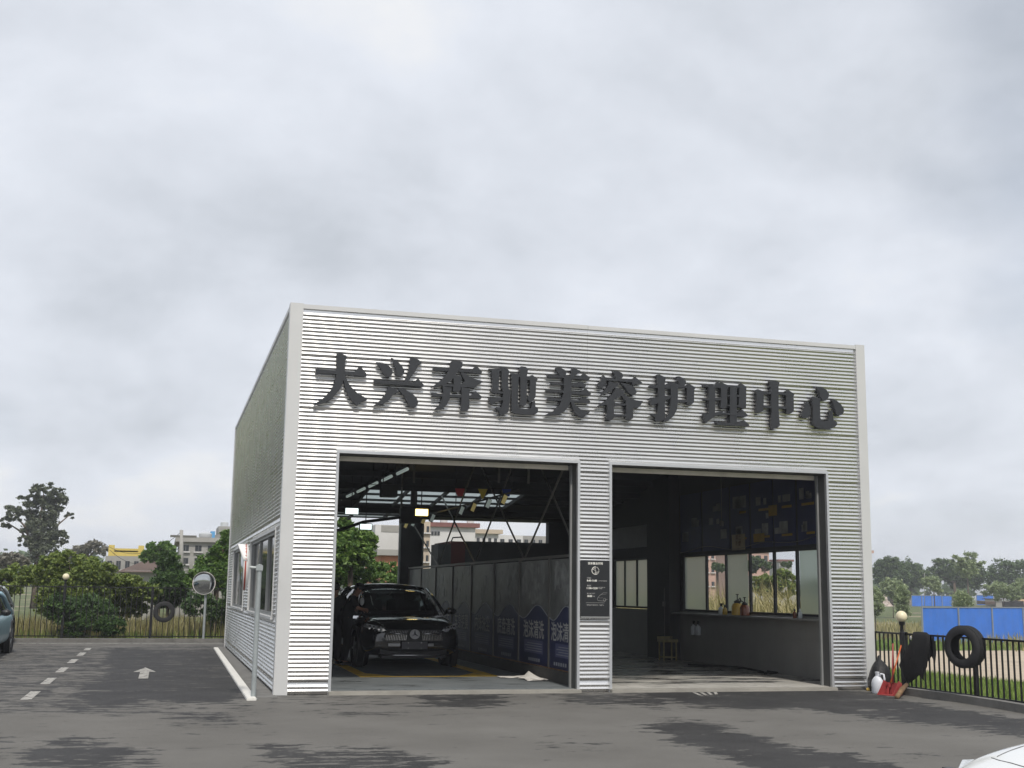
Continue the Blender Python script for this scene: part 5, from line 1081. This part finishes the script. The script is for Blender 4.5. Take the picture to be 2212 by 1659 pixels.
def hoarding(label, u0, v0, u1, v1, vtop, n, ext_n=0, posts=True):
    a, b = onterrain(*z8p(u0, v0)), onterrain(*z8p(u1, v1)); d = b-a; d.z = 0; h = max(1.2, ony(*z8p(u0, vtop), a.y).z-a.z); t = thing('blue_hoarding', label, 'hoarding', tuple(a), math.atan2(d.y, d.x)); w = d.length/n
    for k in range(n+ext_n):
        q = a+d*((k+.5)/n); dz = terrain_h(q.x, q.y)-a.z; mb = MB(); m = 10
        for i in range(m+1):
            x = w*k+w*.995*i/m; yy = .02*(i % 2)
            mb.v += [(x, yy, dz+.02), (x, yy, h)]
        for i in range(m): mb.f.append((2*i, 2*i+2, 2*i+3, 2*i+1))
        mb.build('steel_panel', 'blue_steel', t)
        if posts: MB().box(w*k-.05, -.08, dz-.2, w*k+.05, -.01, h+.05).build('post', 'blue_post', t)
    MB().box(0, -.03, h, w*(n+ext_n), .04, h+.06).build('top_rail', 'blue_post', t)
    return t
hoarding('tall blue steel hoarding running behind the tyre and fence', 690, 1015, 1518, 985, 712, 3, 3)
hoarding('farther blue hoarding with a bent sunlit end, by the thin pole', 600, 700, 930, 700, 612, 4)
hoarding('short far blue hoarding near the sand heap', 1130, 690, 1270, 690, 610, 2)
def heap(name, m, u, v, wpx, hpx, label, cat, seed, rough=.25):
    p = onterrain(*z8p(u, v)); dep = (p-CAM).dot(_c); W_, H_ = wpx*.2645*dep/F_PX, hpx*.2645*dep/F_PX; r = random.Random(seed); mb = MB(); n = 26; K = 9
    for j in range(K+1):
        f = j/K
        for i in range(n): a = 2*math.pi*i/n; R = W_/2*(f)*(1+rough*(r.random()-.5)); mb.v.append((p.x+R*math.cos(a), p.y+R*math.sin(a)*.8, p.z-.1+H_*(1-f)**1.15*(1+rough*(r.random()-.5))))
    for j in range(K):
        for i in range(n): a = j*n; mb.f.append((a+i, a+(i+1) % n, a+n+(i+1) % n, a+n+i))
    mb.f.append(tuple(range(n))); tag(mb.build(name, m), label, cat)
heap('rubble_heap', 'rubble', 370, 700, 170, 110, 'pale heap of broken brick rubble among the weeds', 'heap', 3, .5); heap('rubble_heap', 'rubble', 590, 690, 90, 75, 'small rubble heap beside the far blue hoarding', 'heap', 4, .5); heap('sand_heap', 'sand', 1490, 690, 190, 110, 'orange sand heap beyond the blue hoarding', 'heap', 5, .15)
def shed():
    a = onterrain(*z8p(1290, 705)); dep = (a-CAM).dot(_c); s = .2645*dep/F_PX; t = thing('low_shed', 'low dark sheds with flat roofs behind the blue hoarding', 'shed', tuple(a))
    MB().box(0, 0, 0, 60*s, 2.5, 62*s).build('wall', 'render_grey', t); MB().box(-10*s, -.4, 62*s, 85*s, 3, 67*s).build('roof', 'roof_brown', t); MB().box(65*s, -.2, 0, 260*s, 3, 50*s).build('black_cover', 'mat_black', t); MB().box(-120*s, -.5, 20*s, -30*s, 1.5, 50*s).build('pile_of_boards', 'roof_brown', t); MB().box(-190*s, -1.0, 46*s, 90*s, -.9, 50*s).build('rail', 'render_grey', t)
shed()
def pole(label, u, vb, vt, r=.10, lean=0.0, arms=0, wires=None, Y=None, conv=z8p):
    p = onterrain(*conv(u, vb)) if Y is None else ony(*conv(u, vb), Y); top = ony(*conv(u+lean, vt), p.y); t = thing('utility_pole', label, 'pole', tuple(p))
    MB().tube([(0, 0, -.3), top-p], [r, r*.65], 10).build('shaft', 'pole_concrete', t, smooth='all')
    for k in range(arms): MB().box(-.7, -.05, top.z-p.z-.4-.8*k, .7, .05, top.z-p.z-.28-.8*k).build('cross_arm', 'rod', t)
    for (du, dv, zz_) in (wires or []):
        e_ = ony(*conv(u+du, dv), p.y+6); s0 = top+Vector((0, 0, -zz_)); pts = []
        for k in range(13): f = k/12; q = s0*(1-f)+e_*f; q.z -= .9*4*f*(1-f); pts.append(q-p)
        MB().tube(pts, .014, 4).build('wire', 'cable', t)
    return t
pole('thin bare pole standing before the far blue hoarding', 705, 705, 425, .05); pole('slim pale pole leaning slightly among the wispy trees', 1075, 600, 415, .10, -12, 0, [(-400, 470, .3), (500, 520, .3)])
pole('second slim pole in the wispy trees, upright', 1082, 620, 440, .05)
# pink chimney tower beyond the right corner
def box_building(name, label, u0, u1, vt, vb, Y, m, depth=10.0, rows=0, cols=0, roof=None, wm='far_glass', conv=None, base=None, inset=.2, win_h=.45, cat='building'):
    cv = conv or (lambda a, b: (a, b)); a = ony(*cv(u0, vt), Y); b = ony(*cv(u1, vt), Y); g = terrain_h((a.x+b.x)/2, Y)-.2; t = thing(name, label, cat, ((a.x+b.x)/2, Y, g)); x0, x1, zt = a.x, b.x, max(a.z, b.z)
    MB().box(x0, Y, g, x1, Y+depth, zt).build('wall', m, t, world=True)
    if roof: MB().box(x0-.25, Y-.25, zt+.001, x1+.25, Y+depth+.2, zt+.28).build('roof', roof, t, world=True)
    zb = ony(*cv(u0, vb), Y).z
    for r in range(rows):
        for c in range(cols):
            w = (x1-x0)/cols; h = (zt-zb)/rows; xa = x0+w*(c+.25); za = zb+h*(r+.28); wn = MB().box(xa, Y-.03, za, xa+w*.5, Y-.005, za+h*win_h).build('window', wm, t, world=True); MB().box(xa-.08, Y-.16, za-.10, xa+w*.5+.08, Y-.006, za-.03).build('sill', 'render_white', wn, world=True)
            MB().box(xa+w*.24, Y-.06, za, xa+w*.26, Y-.031, za+h*win_h).build('glazing_bar', 'frame_grey', wn, world=True)
    return t
box_building('brick_chimney', 'pink rendered chimney stack rising behind the right corner trim', 1870, 1880.5, 1195, 1240, 95, 'render_pink', 1.6, cat='chimney', roof='render_pink')
# ------------------------------------------------------------------ town behind, seen left of the hall and through its openings
hb_ = box_building('village_house', 'grey flat roofed house with a yellow roof balustrade behind the bushes', 228, 305, 1202, 1240, 62, 'render_grey', 9, 1, 4)
a, b = ony(240, 1184, 62), ony(303, 1202, 62)
bal = MB().box(a.x, 62.1, b.z+.01, b.x, 62.35, b.z+.35).box(a.x, 62.1, a.z-.22, b.x, 62.35, a.z).build('balustrade', 'render_yellow', hb_, world=True)
for k in range(14): x = a.x+(b.x-a.x)*(k+.5)/14; MB().box(x-.08, 62.15, b.z+.351, x+.08, 62.3, a.z-.221).build('baluster', 'render_yellow', bal, world=True)
for x in (a.x-.15, b.x-.15): MB().box(x, 62.0, b.z, x+.35, 62.45, a.z+.2).build('corner_post', 'render_yellow', bal, world=True)
rf = thing('tiled_roof_house', 'old house with a dark brown pitched roof in the bushes', 'house', tuple(ony(300, 1230, 50))); x0, x1 = ony(270, 1228, 50), ony(348, 1228, 50); zr = ony(300, 1207, 50).z; zb = ony(300, 1232, 50).z
MB().box(x0.x, 50, -.3, x1.x, 56, zb).build('wall', 'render_grey', rf, world=True); mb = MB(); mb.add([(x0.x-.4, 49.6, zb-.1), (x1.x+.4, 49.6, zb-.1), (x1.x-.2, 53, zr), (x0.x+1.0, 53, zr), (x0.x-.4, 56.4, zb-.1), (x1.x+.4, 56.4, zb-.1)], [(0,1,2,3),(3,2,5,4),(0,3,4),(1,5,2)]); mb.build('roof', 'roof_brown', rf, world=True); MB().box(x0.x+1, 52.9, zr-.02, x1.x-.1, 53.1, zr+.12).build('ridge', 'render_white', rf, world=True)
cbd = box_building('concrete_house', 'raw grey concrete house with a water tank on its flat roof', 388, 470, 1172, 1225, 58, 'render_grey', 10, 2, 3, 'render_grey'); p = ony(443, 1172, 60); MB().lathe([(.35, 0), (.4, .06), (.4, .25), (.2, .38), (0, .4)], 16, Matrix.Translation((p.x, 60, p.z+.3))).build('water_tank', 'tank_white', cbd, world=True, smooth=True)
tb = box_building('tall_concrete_house', 'taller grey house with blue sheeting near the hall wall', 461, 530, 1157, 1215, 75, 'render_grey', 10, 2, 3); a = ony(473, 1136, 75); b = ony(520, 1157, 75); MB().box(a.x, 75.5, b.z, b.x+2, 80, a.z).build('stair_tower', 'render_grey', tb, world=True); a = ony(455, 1148, 75); b = ony(463, 1172, 75); MB().box(a.x, 74.6, b.z, b.x, 76.5, a.z).build('blue_sheeting', 'blue_sheet', tb, world=True)
p = ony(486, 1136, 76); MB().lathe([(.3, 0), (.3, .3), (0, .4)], 12, Matrix.Translation((p.x, 77, p.z))).build('water_tank', 'tank_white', tb, world=True)
pole('concrete power pole with wires between the grey houses', 392, 1235, 1145, .14, 0, 1, [(-170, 1172, .1), (-155, 1188, .9)], Y=50, conv=lambda x, y: (x, y))
zx = lambda x, y: ((1280+x*1020/2212)/1.82278, (1750+y*1020/2212)/1.82278)
wb = box_building('white_house', 'plain white rendered house wall seen through the rear opening', 430, 640, 690, 1000, 48, 'render_white', 8, 0, 0, conv=zx); MB().box(ony(*zx(480, 700), 48).x, 47.97, ony(*zx(480, 745), 48).z, ony(*zx(628, 700), 48).x, 47.995, ony(*zx(480, 690), 48).z).build('stained_band', 'render_grey', wb, world=True)
box_building('brick_shed', 'low orange brick shed beside the green tree', 480, 640, 950, 1030, 40, 'brick_far', 5, 0, 0, conv=zx, roof='render_grey')
box_building('tan_house', 'tan house with a column of small windows behind the rear column', 815, 900, 660, 1030, 46, 'render_tan', 8, 3, 2, conv=zx, win_h=.4)
tl_ = box_building('pale_house', 'pale house with arcaded top floor and red roof edge', 878, 1283, 712, 1000, 58, 'render_white', 10, 0, 0, conv=zx, roof='roof_red')
for k in range(4): a = ony(*zx(880+26*k, 742), 58); b = ony(*zx(900+26*k, 775), 58); MB().box(a.x, 57.95, b.z, b.x, 57.99, a.z).build('arcade_opening', 'far_glass', tl_, world=True)
for (u, v) in ((1040, 690), (1270, 690)): q_ = ony(*zx(u, v+20), 59); MB().lathe([(.25, 0), (.25, .6), (0, 1.0)], 10, Matrix.Translation((q_.x, 60, q_.z))).build('roof_ornament', 'render_white', tl_, world=True)
box_building('grey_house', 'long low grey house with a water tank on the roof', 1283, 1480, 765, 900, 60, 'render_white', 9, 1, 4, conv=zx, roof='render_tan'); box_building('stained_house', 'stained pale house at the end of the row', 1478, 1690, 778, 900, 62, 'render_white', 9, 1, 3, conv=zx); box_building('weathered_house', 'weathered grey house with a roof antenna', 1686, 1930, 785, 900, 64, 'render_grey', 9, 1, 4, conv=zx)
z7x = lambda x, y: ((2200+x*1150/2212)/1.82278, (2150+y*1150/2212)/1.82278)
box_building('pink_tower', 'narrow pink house with two small windows seen through the wash bay window', 1100, 1186, 20, 330, 78, 'render_pink', 8, 3, 2, conv=z7x, win_h=.3); box_building('pink_house', 'pink house with white framed windows above the green shrubs', 1440, 1592, 40, 160, 90, 'render_pink', 8, 1, 3, conv=z7x, roof='render_pink'); box_building('far_red_house', 'small far house with red and white balconies', 1194, 1240, 108, 160, 120, 'brick_far', 8, 2, 2, conv=z7x, roof='render_white'); box_building('far_low_house', 'far low house behind the shrubs with a tiled roof', 1670, 1765, 118, 160, 140, 'render_grey', 8, 1, 3, conv=z7x, roof='roof_red')
box_building('back_pink_house', 'pink house with balconies behind the frosted windows', 380, 760, 60, 330, 60, 'render_pink', 8, 3, 4, conv=z7x, roof='render_white')
w_ = [onterrain(*z7x(1180, 262)), onterrain(*z7x(1560, 262))]; tag(MB().box(onx(*z7x(1180, 240), 60).x-10, 84, -1.2, ony(*z7x(1790, 240), 84).x, 84.2, ony(*z7x(1500, 225), 84).z).build('garden_wall', 'render_grey'), 'long grey garden wall beyond the tall grass', 'wall')
# ------------------------------------------------------------------ plants: many leaf-sized faces spread through lobes
def leaf_mesh(name, pts, size, m, parent, seed, nup=.35, aspect=.55, smoothn=None):
    rng = np.random.default_rng(seed); n = len(pts); nrm = rng.normal(size=(n, 3)); nrm[:, 2] = np.abs(nrm[:, 2])+nup; nrm /= np.linalg.norm(nrm, axis=1)[:, None]
    t = rng.normal(size=(n, 3)); t -= nrm*(t*nrm).sum(1)[:, None]; t /= np.linalg.norm(t, axis=1)[:, None]; b = np.cross(nrm, t)
    s = size*rng.uniform(.6, 1.3, n)[:, None]; L = s*.5; Wd = s*.5*aspect
    v = np.stack([pts-t*L, pts+b*Wd-nrm*s*.06, pts+t*L, pts-b*Wd-nrm*s*.06], 1).reshape(-1, 3)
    me = bpy.data.meshes.new(name); me.vertices.add(n*4); me.vertices.foreach_set('co', v.astype(np.float32).ravel())
    me.loops.add(n*4); me.loops.foreach_set('vertex_index', np.arange(n*4, dtype=np.int32)); me.polygons.add(n); me.polygons.foreach_set('loop_start', np.arange(0, n*4, 4, dtype=np.int32)); me.polygons.foreach_set('loop_total', np.full(n, 4, dtype=np.int32))
    me.update(calc_edges=True); me.validate(); me.materials.append(MATS[m]); o = bpy.data.objects.new(name, me); COL.objects.link(o)
    if parent: o.parent = parent
    return o
def lobes_points(lobes, n, seed, clump=.32, fill=.45):
    """lobes: (centre xyz, radii xyz); leaves gather in clumps near the lobe surfaces"""
    rng = np.random.default_rng(seed); vol = np.array([r[0]*r[2] for c, r in lobes]); cnt = np.maximum(1, (n*vol/vol.sum()).astype(int)); out = []
    for (c, r), k in zip(lobes, cnt):
        r = np.array(r); nc = max(6, k//42); d = rng.normal(size=(nc, 3)); d /= np.linalg.norm(d, axis=1)[:, None]; rad = fill+(1-fill)*rng.random(nc)**.6
        cen = np.array(c)+d*rad[:, None]*r*(.92+.16*rng.random((nc, 1))); idx = rng.integers(0, nc, k); off = rng.normal(size=(k, 3))*clump*min(r[0], r[2])*.45; off[:, 2] *= .7
        out.append(cen[idx]+off)
    return np.concatenate(out)
def plant(name, label, cat, lobes_px, Y, n, size, m, trunk=.12, group=None, depthk=.8, ground=None, seed=0, clump=.32, fill=.45, conv=None, branches=True):
    cv = conv or (lambda a, b: (a, b)); lobes = []
    for (u, v, ru, rv) in lobes_px:
        yy = Y+(random.Random(int(u*13+v)).random()-.5)*1.2; c = ony(*cv(u, v), yy); k = (ony(*cv(u+1, v), yy)-c).length; lobes.append((tuple(c), (ru*k, max(ru, rv)*k*depthk, rv*k)))
    bx = sum(l[0][0]*l[1][0] for l in lobes)/sum(l[1][0] for l in lobes); g = terrain_h(bx, Y) if ground is None else ground; t = thing(name, label, cat, (bx, Y, g), 0, group); L = np.array([bx, Y, g])
    pts = lobes_points(lobes, n, seed+17, clump, fill)-L; pts = pts[pts[:, 2] > .02]
    leaf_mesh('crown', pts, size, m, t, seed+3)
    zc = np.mean([l[0][2] for l in lobes])-g; tr = MB(); zmin = min(l[0][2]-l[1][2]*.4 for l in lobes)-g; base = max(.25, min(zmin, zc)); tr.tube([(0, 0, -.2), (trunk*.3, 0, base*.5), (0, trunk*.2, base)], [trunk, trunk*.8, trunk*.7], 8)
    if branches:
        for c, r in lobes: e_ = Vector(np.array(c)-L); s_ = Vector((0, 0, base*.95)); tr.tube([s_, s_.lerp(e_, .5)+Vector((0, 0, .1*e_.length)), e_], [trunk*.55, trunk*.35, trunk*.12], 6)
    tr.build('trunk', 'bark', t, smooth='all'); return t
G = 'bushes behind the back fence'
plant('eucalyptus_tree', 'tall grey green tree with an open crown above the bushes', 'tree', [(95,1060,34,19),(60,1082,22,15),(122,1078,24,24),(90,1105,44,34),(28,1108,24,20),(14,1128,16,14),(151,1112,13,8),(90,1150,42,34),(52,1168,20,14),(95,1195,36,30),(122,1162,26,18)], 82, 20000, .24, 'leaf_euca', .26, clump=.24, fill=.5, seed=1)
plant('grey_tree', 'sparse grey brown tree beside the tall tree', 'tree', [(200,1181,32,12),(170,1190,20,11),(225,1190,16,9),(150,1200,16,12)], 100, 3200, .4, 'leaf_grey', .25, clump=.5, seed=2)
plant('scrub_bush', 'dull brown bush at the foot of the tall tree', 'bush', [(15,1210,30,18),(40,1215,25,14)], 60, 2500, .3, 'leaf_grey', .1, seed=3)
plant('green_bush', 'big bright green bush behind the globe lamp', 'bush', [(150,1210,62,22),(110,1235,40,26),(205,1235,44,28),(150,1262,70,36),(120,1300,42,34),(190,1290,46,36)], 22.6, 26000, .125, 'leaf_bright', .08, G, seed=4)
plant('green_bush', 'wide yellow green bush behind the parked cars', 'bush', [(45,1240,50,22),(10,1262,45,28),(-40,1255,45,30),(-90,1255,45,35)], 23.5, 14000, .125, 'leaf_bright', .08, G, seed=5)
plant('green_bush', 'low leafy bush next to the big bright bush', 'bush', [(262,1262,46,24),(305,1278,40,24),(255,1290,50,24),(285,1316,36,16)], 23.5, 20000, .12, 'leaf_bright', .07, G, seed=6)
plant('conical_shrub', 'dark green cone shaped shrub between bushes', 'shrub', [(364,1205,16,20),(364,1230,30,26),(366,1262,44,30),(366,1290,46,22)], 25, 15000, .11, 'leaf_dark', .08, seed=7)
plant('round_tree', 'round green tree in front of the concrete house', 'tree', [(345,1188,32,18),(325,1200,22,14),(365,1200,22,16)], 46, 5000, .26, 'leaf_mid', .18, seed=8)
plant('leafy_tree', 'dark leafy tree close to the hall side wall', 'tree', [(490,1165,18,22),(478,1192,24,22),(455,1220,34,24),(480,1240,32,34),(440,1250,40,26),(500,1215,20,30)], 23.5, 20000, .125, 'leaf_mid', .12, seed=9)
plant('creeper', 'dark creeper covering the middle of the back fence', 'creeper', [(195,1325,58,40),(130,1312,36,30),(235,1350,40,22),(160,1350,36,26)], 20.7, 14000, .10, 'leaf_dark', .05, 'creepers on the back fence', seed=10, branches=False)
plant('creeper', 'dark creeper on the fence around the convex mirror pole', 'creeper', [(430,1305,36,26),(475,1330,30,36),(500,1300,26,50)], 21.3, 8000, .10, 'leaf_dark', .05, 'creepers on the back fence', seed=11, branches=False)
plant('glossy_tree', 'glossy leaved green tree outside the rear opening', 'tree', [(742,1150,22,34),(775,1165,28,24),(795,1172,20,18),(760,1195,46,26),(730,1200,30,40)], 22.5, 15000, .165, 'leaf_gloss', .12, seed=13)
plant('hedge_bush', 'sunlit leafy hedge below the glossy tree', 'hedge', [(780,1228,60,20),(835,1232,34,16),(740,1240,40,26),(800,1250,70,18)], 24.0, 13000, .14, 'leaf_gloss', .08, seed=14)
FT = 'trees at the edge of the field'
plant('field_tree', 'dark round tree right of the hall beyond the rubble', 'tree', [(1908,1235,20,26),(1925,1225,20,20),(1935,1250,30,20)], 150, 11000, .40, 'leaf_far', .3, FT, seed=20)
plant('field_tree', 'broad dark tree beside the thin bare pole', 'tree', [(1965,1238,32,24),(1985,1250,24,18),(1950,1255,26,16)], 155, 11000, .40, 'leaf_far', .3, FT, seed=21)
plant('field_tree', 'green tree mass behind the slim leaning pole', 'tree', [(2040,1228,24,20),(2010,1248,22,16),(2070,1245,30,22),(2105,1245,24,22)], 150, 13000, .40, 'leaf_far', .3, FT, seed=22)
plant('field_tree', 'dark wide tree above the sand heap', 'tree', [(2165,1236,32,22),(2205,1238,34,26),(2145,1255,30,16),(2245,1240,30,26)], 150, 13000, .40, 'leaf_far', .3, FT, seed=23)
plant('wispy_tree', 'pale wispy young tree rising above the slim poles', 'tree', [(2096,1206,10,14),(2078,1212,9,9),(2060,1206,8,7),(2118,1216,8,8),(2090,1228,22,16)], 110, 2600, .35, 'leaf_pale', .10, seed=24, clump=.55)
plant('wispy_tree', 'low pale reed like tree by the blue hoarding', 'tree', [(2010,1258,16,14),(2025,1268,14,10)], 110, 1500, .35, 'leaf_pale', .08, seed=25, clump=.55)
WS = 'shrubs in the weedy strip'
for i, (u, v, ru, rv, Y, lab) in enumerate(((1890, 1285, 14, 14, 60, 'pale weedy shrub against the right corner trim'), (1948, 1282, 12, 18, 60, 'upright pale shrub beside the rubble heap'), (2080, 1292, 18, 14, 56, 'grey green shrub growing before the far hoarding'), (1925, 1262, 26, 10, 100, 'low scrub under the dark round tree'), (2160, 1268, 30, 10, 100, 'low scrub behind the short hoarding'), (2212, 1262, 30, 10, 110, 'low scrub behind the sand heap'))):
    plant('weed_shrub', lab, 'shrub', [(u, v, ru, rv), (u+ru*.5, v+rv*.4, ru*.8, rv*.7), (u, v+rv*1.3, ru*1.1, rv*.9), (u+ru*.3, v+rv*2.2, ru*1.0, rv*.8)], Y, 4200, .14 if Y < 80 else .28, 'leaf_pale', .05, WS, seed=30+i, clump=.5)
z7g = z7x
plant('leafy_shrub', 'bright green shrub seen through the open wash bay windows', 'shrub', [(1690,215,70,40),(1560,250,80,40),(1640,270,90,40),(1750,260,50,40),(1560,320,90,50),(1700,330,90,50)], 44, 9000, .22, 'leaf_bright', .06, seed=40, conv=z7g)
plant('leafy_tree', 'dark tree in front of the pink house, seen through the window', 'tree', [(1500,120,50,35),(1470,150,40,40),(1560,150,50,30),(1730,140,40,20)], 80, 4500, .34, 'leaf_far', .15, seed=41, conv=z7g)
plant('leafy_tree', 'dark tree beside the far red house', 'tree', [(1215,165,45,22),(1190,150,25,20)], 75, 2500, .34, 'leaf_far', .15, seed=42, conv=z7g)
# ------------------------------------------------------------------ grass (nobody could count it)
def blades(name, label, cat, xy, hmin, hmax, w, m, seed, lean=.35, segs=2):
    rng = np.random.default_rng(seed); n = len(xy); h = rng.uniform(hmin, hmax, n); a = rng.uniform(0, 2*np.pi, n); z = np.array([terrain_h(x, y) for x, y in xy]); base = np.column_stack([xy, z]); d = np.column_stack([np.cos(a), np.sin(a), np.zeros(n)]); sd = np.column_stack([-np.sin(a), np.cos(a), np.zeros(n)]); ln = rng.uniform(.1, 1, n)*lean
    ww = (w*rng.uniform(.6, 1.3, n))[:, None]; mid = base+d*(h*ln*.25)[:, None]+np.column_stack([np.zeros((n, 2)), h*.6]); top = base+d*(h*ln)[:, None]+np.column_stack([np.zeros((n, 2)), h*(1-.3*ln)])
    v = np.stack([base-sd*ww, base+sd*ww, mid+sd*ww*.8, mid-sd*ww*.8, top], 1).reshape(-1, 3); i = np.arange(n)[:, None]*5
    f = np.concatenate([i+0, i+1, i+2, i+3, i+3, i+2, i+4], 1).ravel().astype(np.int32); st = (np.arange(n)[:, None]*7+np.array([0, 4])).ravel().astype(np.int32); tot = np.tile([4, 3], n).astype(np.int32)
    me = bpy.data.meshes.new(name); me.vertices.add(n*5); me.vertices.foreach_set('co', v.astype(np.float32).ravel()); me.loops.add(n*7); me.loops.foreach_set('vertex_index', f); me.polygons.add(n*2); me.polygons.foreach_set('loop_start', st); me.polygons.foreach_set('loop_total', tot); me.update(calc_edges=True); me.validate(); me.materials.append(MATS[m])
    o = bpy.data.objects.new(name, me); COL.objects.link(o); o['kind'] = 'stuff'; o['label'] = label; return o
def scatter(n, x0, x1, y0, y1, seed, k=1.0, edge=False, zone=None):
    rng = np.random.default_rng(seed); c = np.column_stack([rng.uniform(x0, x1, n//12+1), rng.uniform(y0, y1, n//12+1)]); p = c[rng.integers(0, len(c), n)]+rng.normal(size=(n, 2))*k; ok = (p[:, 0] > x0) & (p[:, 0] < x1) & (p[:, 1] > y0) & (p[:, 1] < y1)
    if zone is not None:     # keep clear of the dirt track: test where the blade's foot lies across the field
        vz = np.array([(proj((x, y, terrain_h(x, y)))[1]*1.82278-2050)/(732/1518) for x, y in p]); ok &= (vz > zone[0]) & (vz < zone[1])
    if edge: ok &= p[:, 0] < -1.4+.553*(p[:, 1]+19.8)     # the tall grass ends along the track
    return p[ok]
blades('grass', 'short green grass behind the iron fence', 'grass', scatter(52000, 10.75, 15.5, -6, 9, 1, .5, zone=(1262, 5000)), .06, .26, .008, 'grass', 2)
blades('grass', 'field grass beyond the dirt track', 'grass', scatter(30000, 18, 46, 6, 46, 3, 1.2, zone=(800, 1068)), .12, .45, .02, 'grass', 4)
blades('tall_grass', 'tall dry grass outside the wash bay windows', 'grass', scatter(34000, 12.0, 34, 4, 44, 5, .8, True), .7, 2.6, .016, 'grass_dry', 6, .7)
blades('tall_grass', 'green weeds mixed in the tall dry grass', 'grass', scatter(14000, 12.0, 30, 3, 40, 7, .6, True), .4, 1.4, .018, 'grass', 8, .6)
blades('tall_grass', 'weeds along the far blue hoarding', 'grass', scatter(9000, 40, 75, 22, 80, 9, 1.4), .25, .8, .04, 'grass_dry', 10, .5)
blades('grass', 'grass and weeds behind the back fence', 'grass', scatter(34000, -12, 9, 20.2, 27, 11, .6), .10, .5, .012, 'grass', 12, .5)
blades('grass', 'dry yellow grass behind the back fence', 'grass', scatter(16000, -12, 4, 20.3, 27, 13, .6), .3, 1.0, .012, 'grass_dry', 14, .5)
# far wood that closes the horizon
def far_wood():
    rng = np.random.default_rng(77); pts = []
    for k in range(240):
        a = math.radians(rng.uniform(-40, 75)); r = rng.uniform(230, 330); x, y = r*math.sin(a), r*math.cos(a); h = rng.uniform(3.5, 8.0); g = terrain_h(x, y); m = 110; d = rng.normal(size=(m, 3)); d /= np.linalg.norm(d, axis=1)[:, None]
        pts.append(np.array([x, y, g+h*.5])+d*np.array([h*.75, h*.75, h*.5])*rng.uniform(.5, 1, (m, 1)))
    o = leaf_mesh('far_wood', np.concatenate(pts), 1.7, 'leaf_far', None, 5, aspect=.8); o['kind'] = 'stuff'; o['label'] = 'far belt of trees closing the horizon'
far_wood()
# ------------------------------------------------------------------ damp summer air
hz = MB().box(-2300, -900, -3, 2400, 2600, 16.0).build('haze', 'cable'); hz['kind'] = 'stuff'; hz['label'] = 'thin damp haze over the field'
m = bpy.data.materials.new('haze_air'); m.use_nodes = True; t = m.node_tree; t.nodes.clear(); o_ = t.nodes.new('ShaderNodeOutputMaterial'); v_ = t.nodes.new('ShaderNodeVolumePrincipled')
v_.inputs['Color'].default_value = (.93, .95, 1.0, 1); v_.inputs['Density'].default_value = .0009; v_.inputs['Anisotropy'].default_value = .2; t.links.new(v_.outputs[0], o_.inputs['Volume'])
hz.data.materials.clear(); hz.data.materials.append(m)
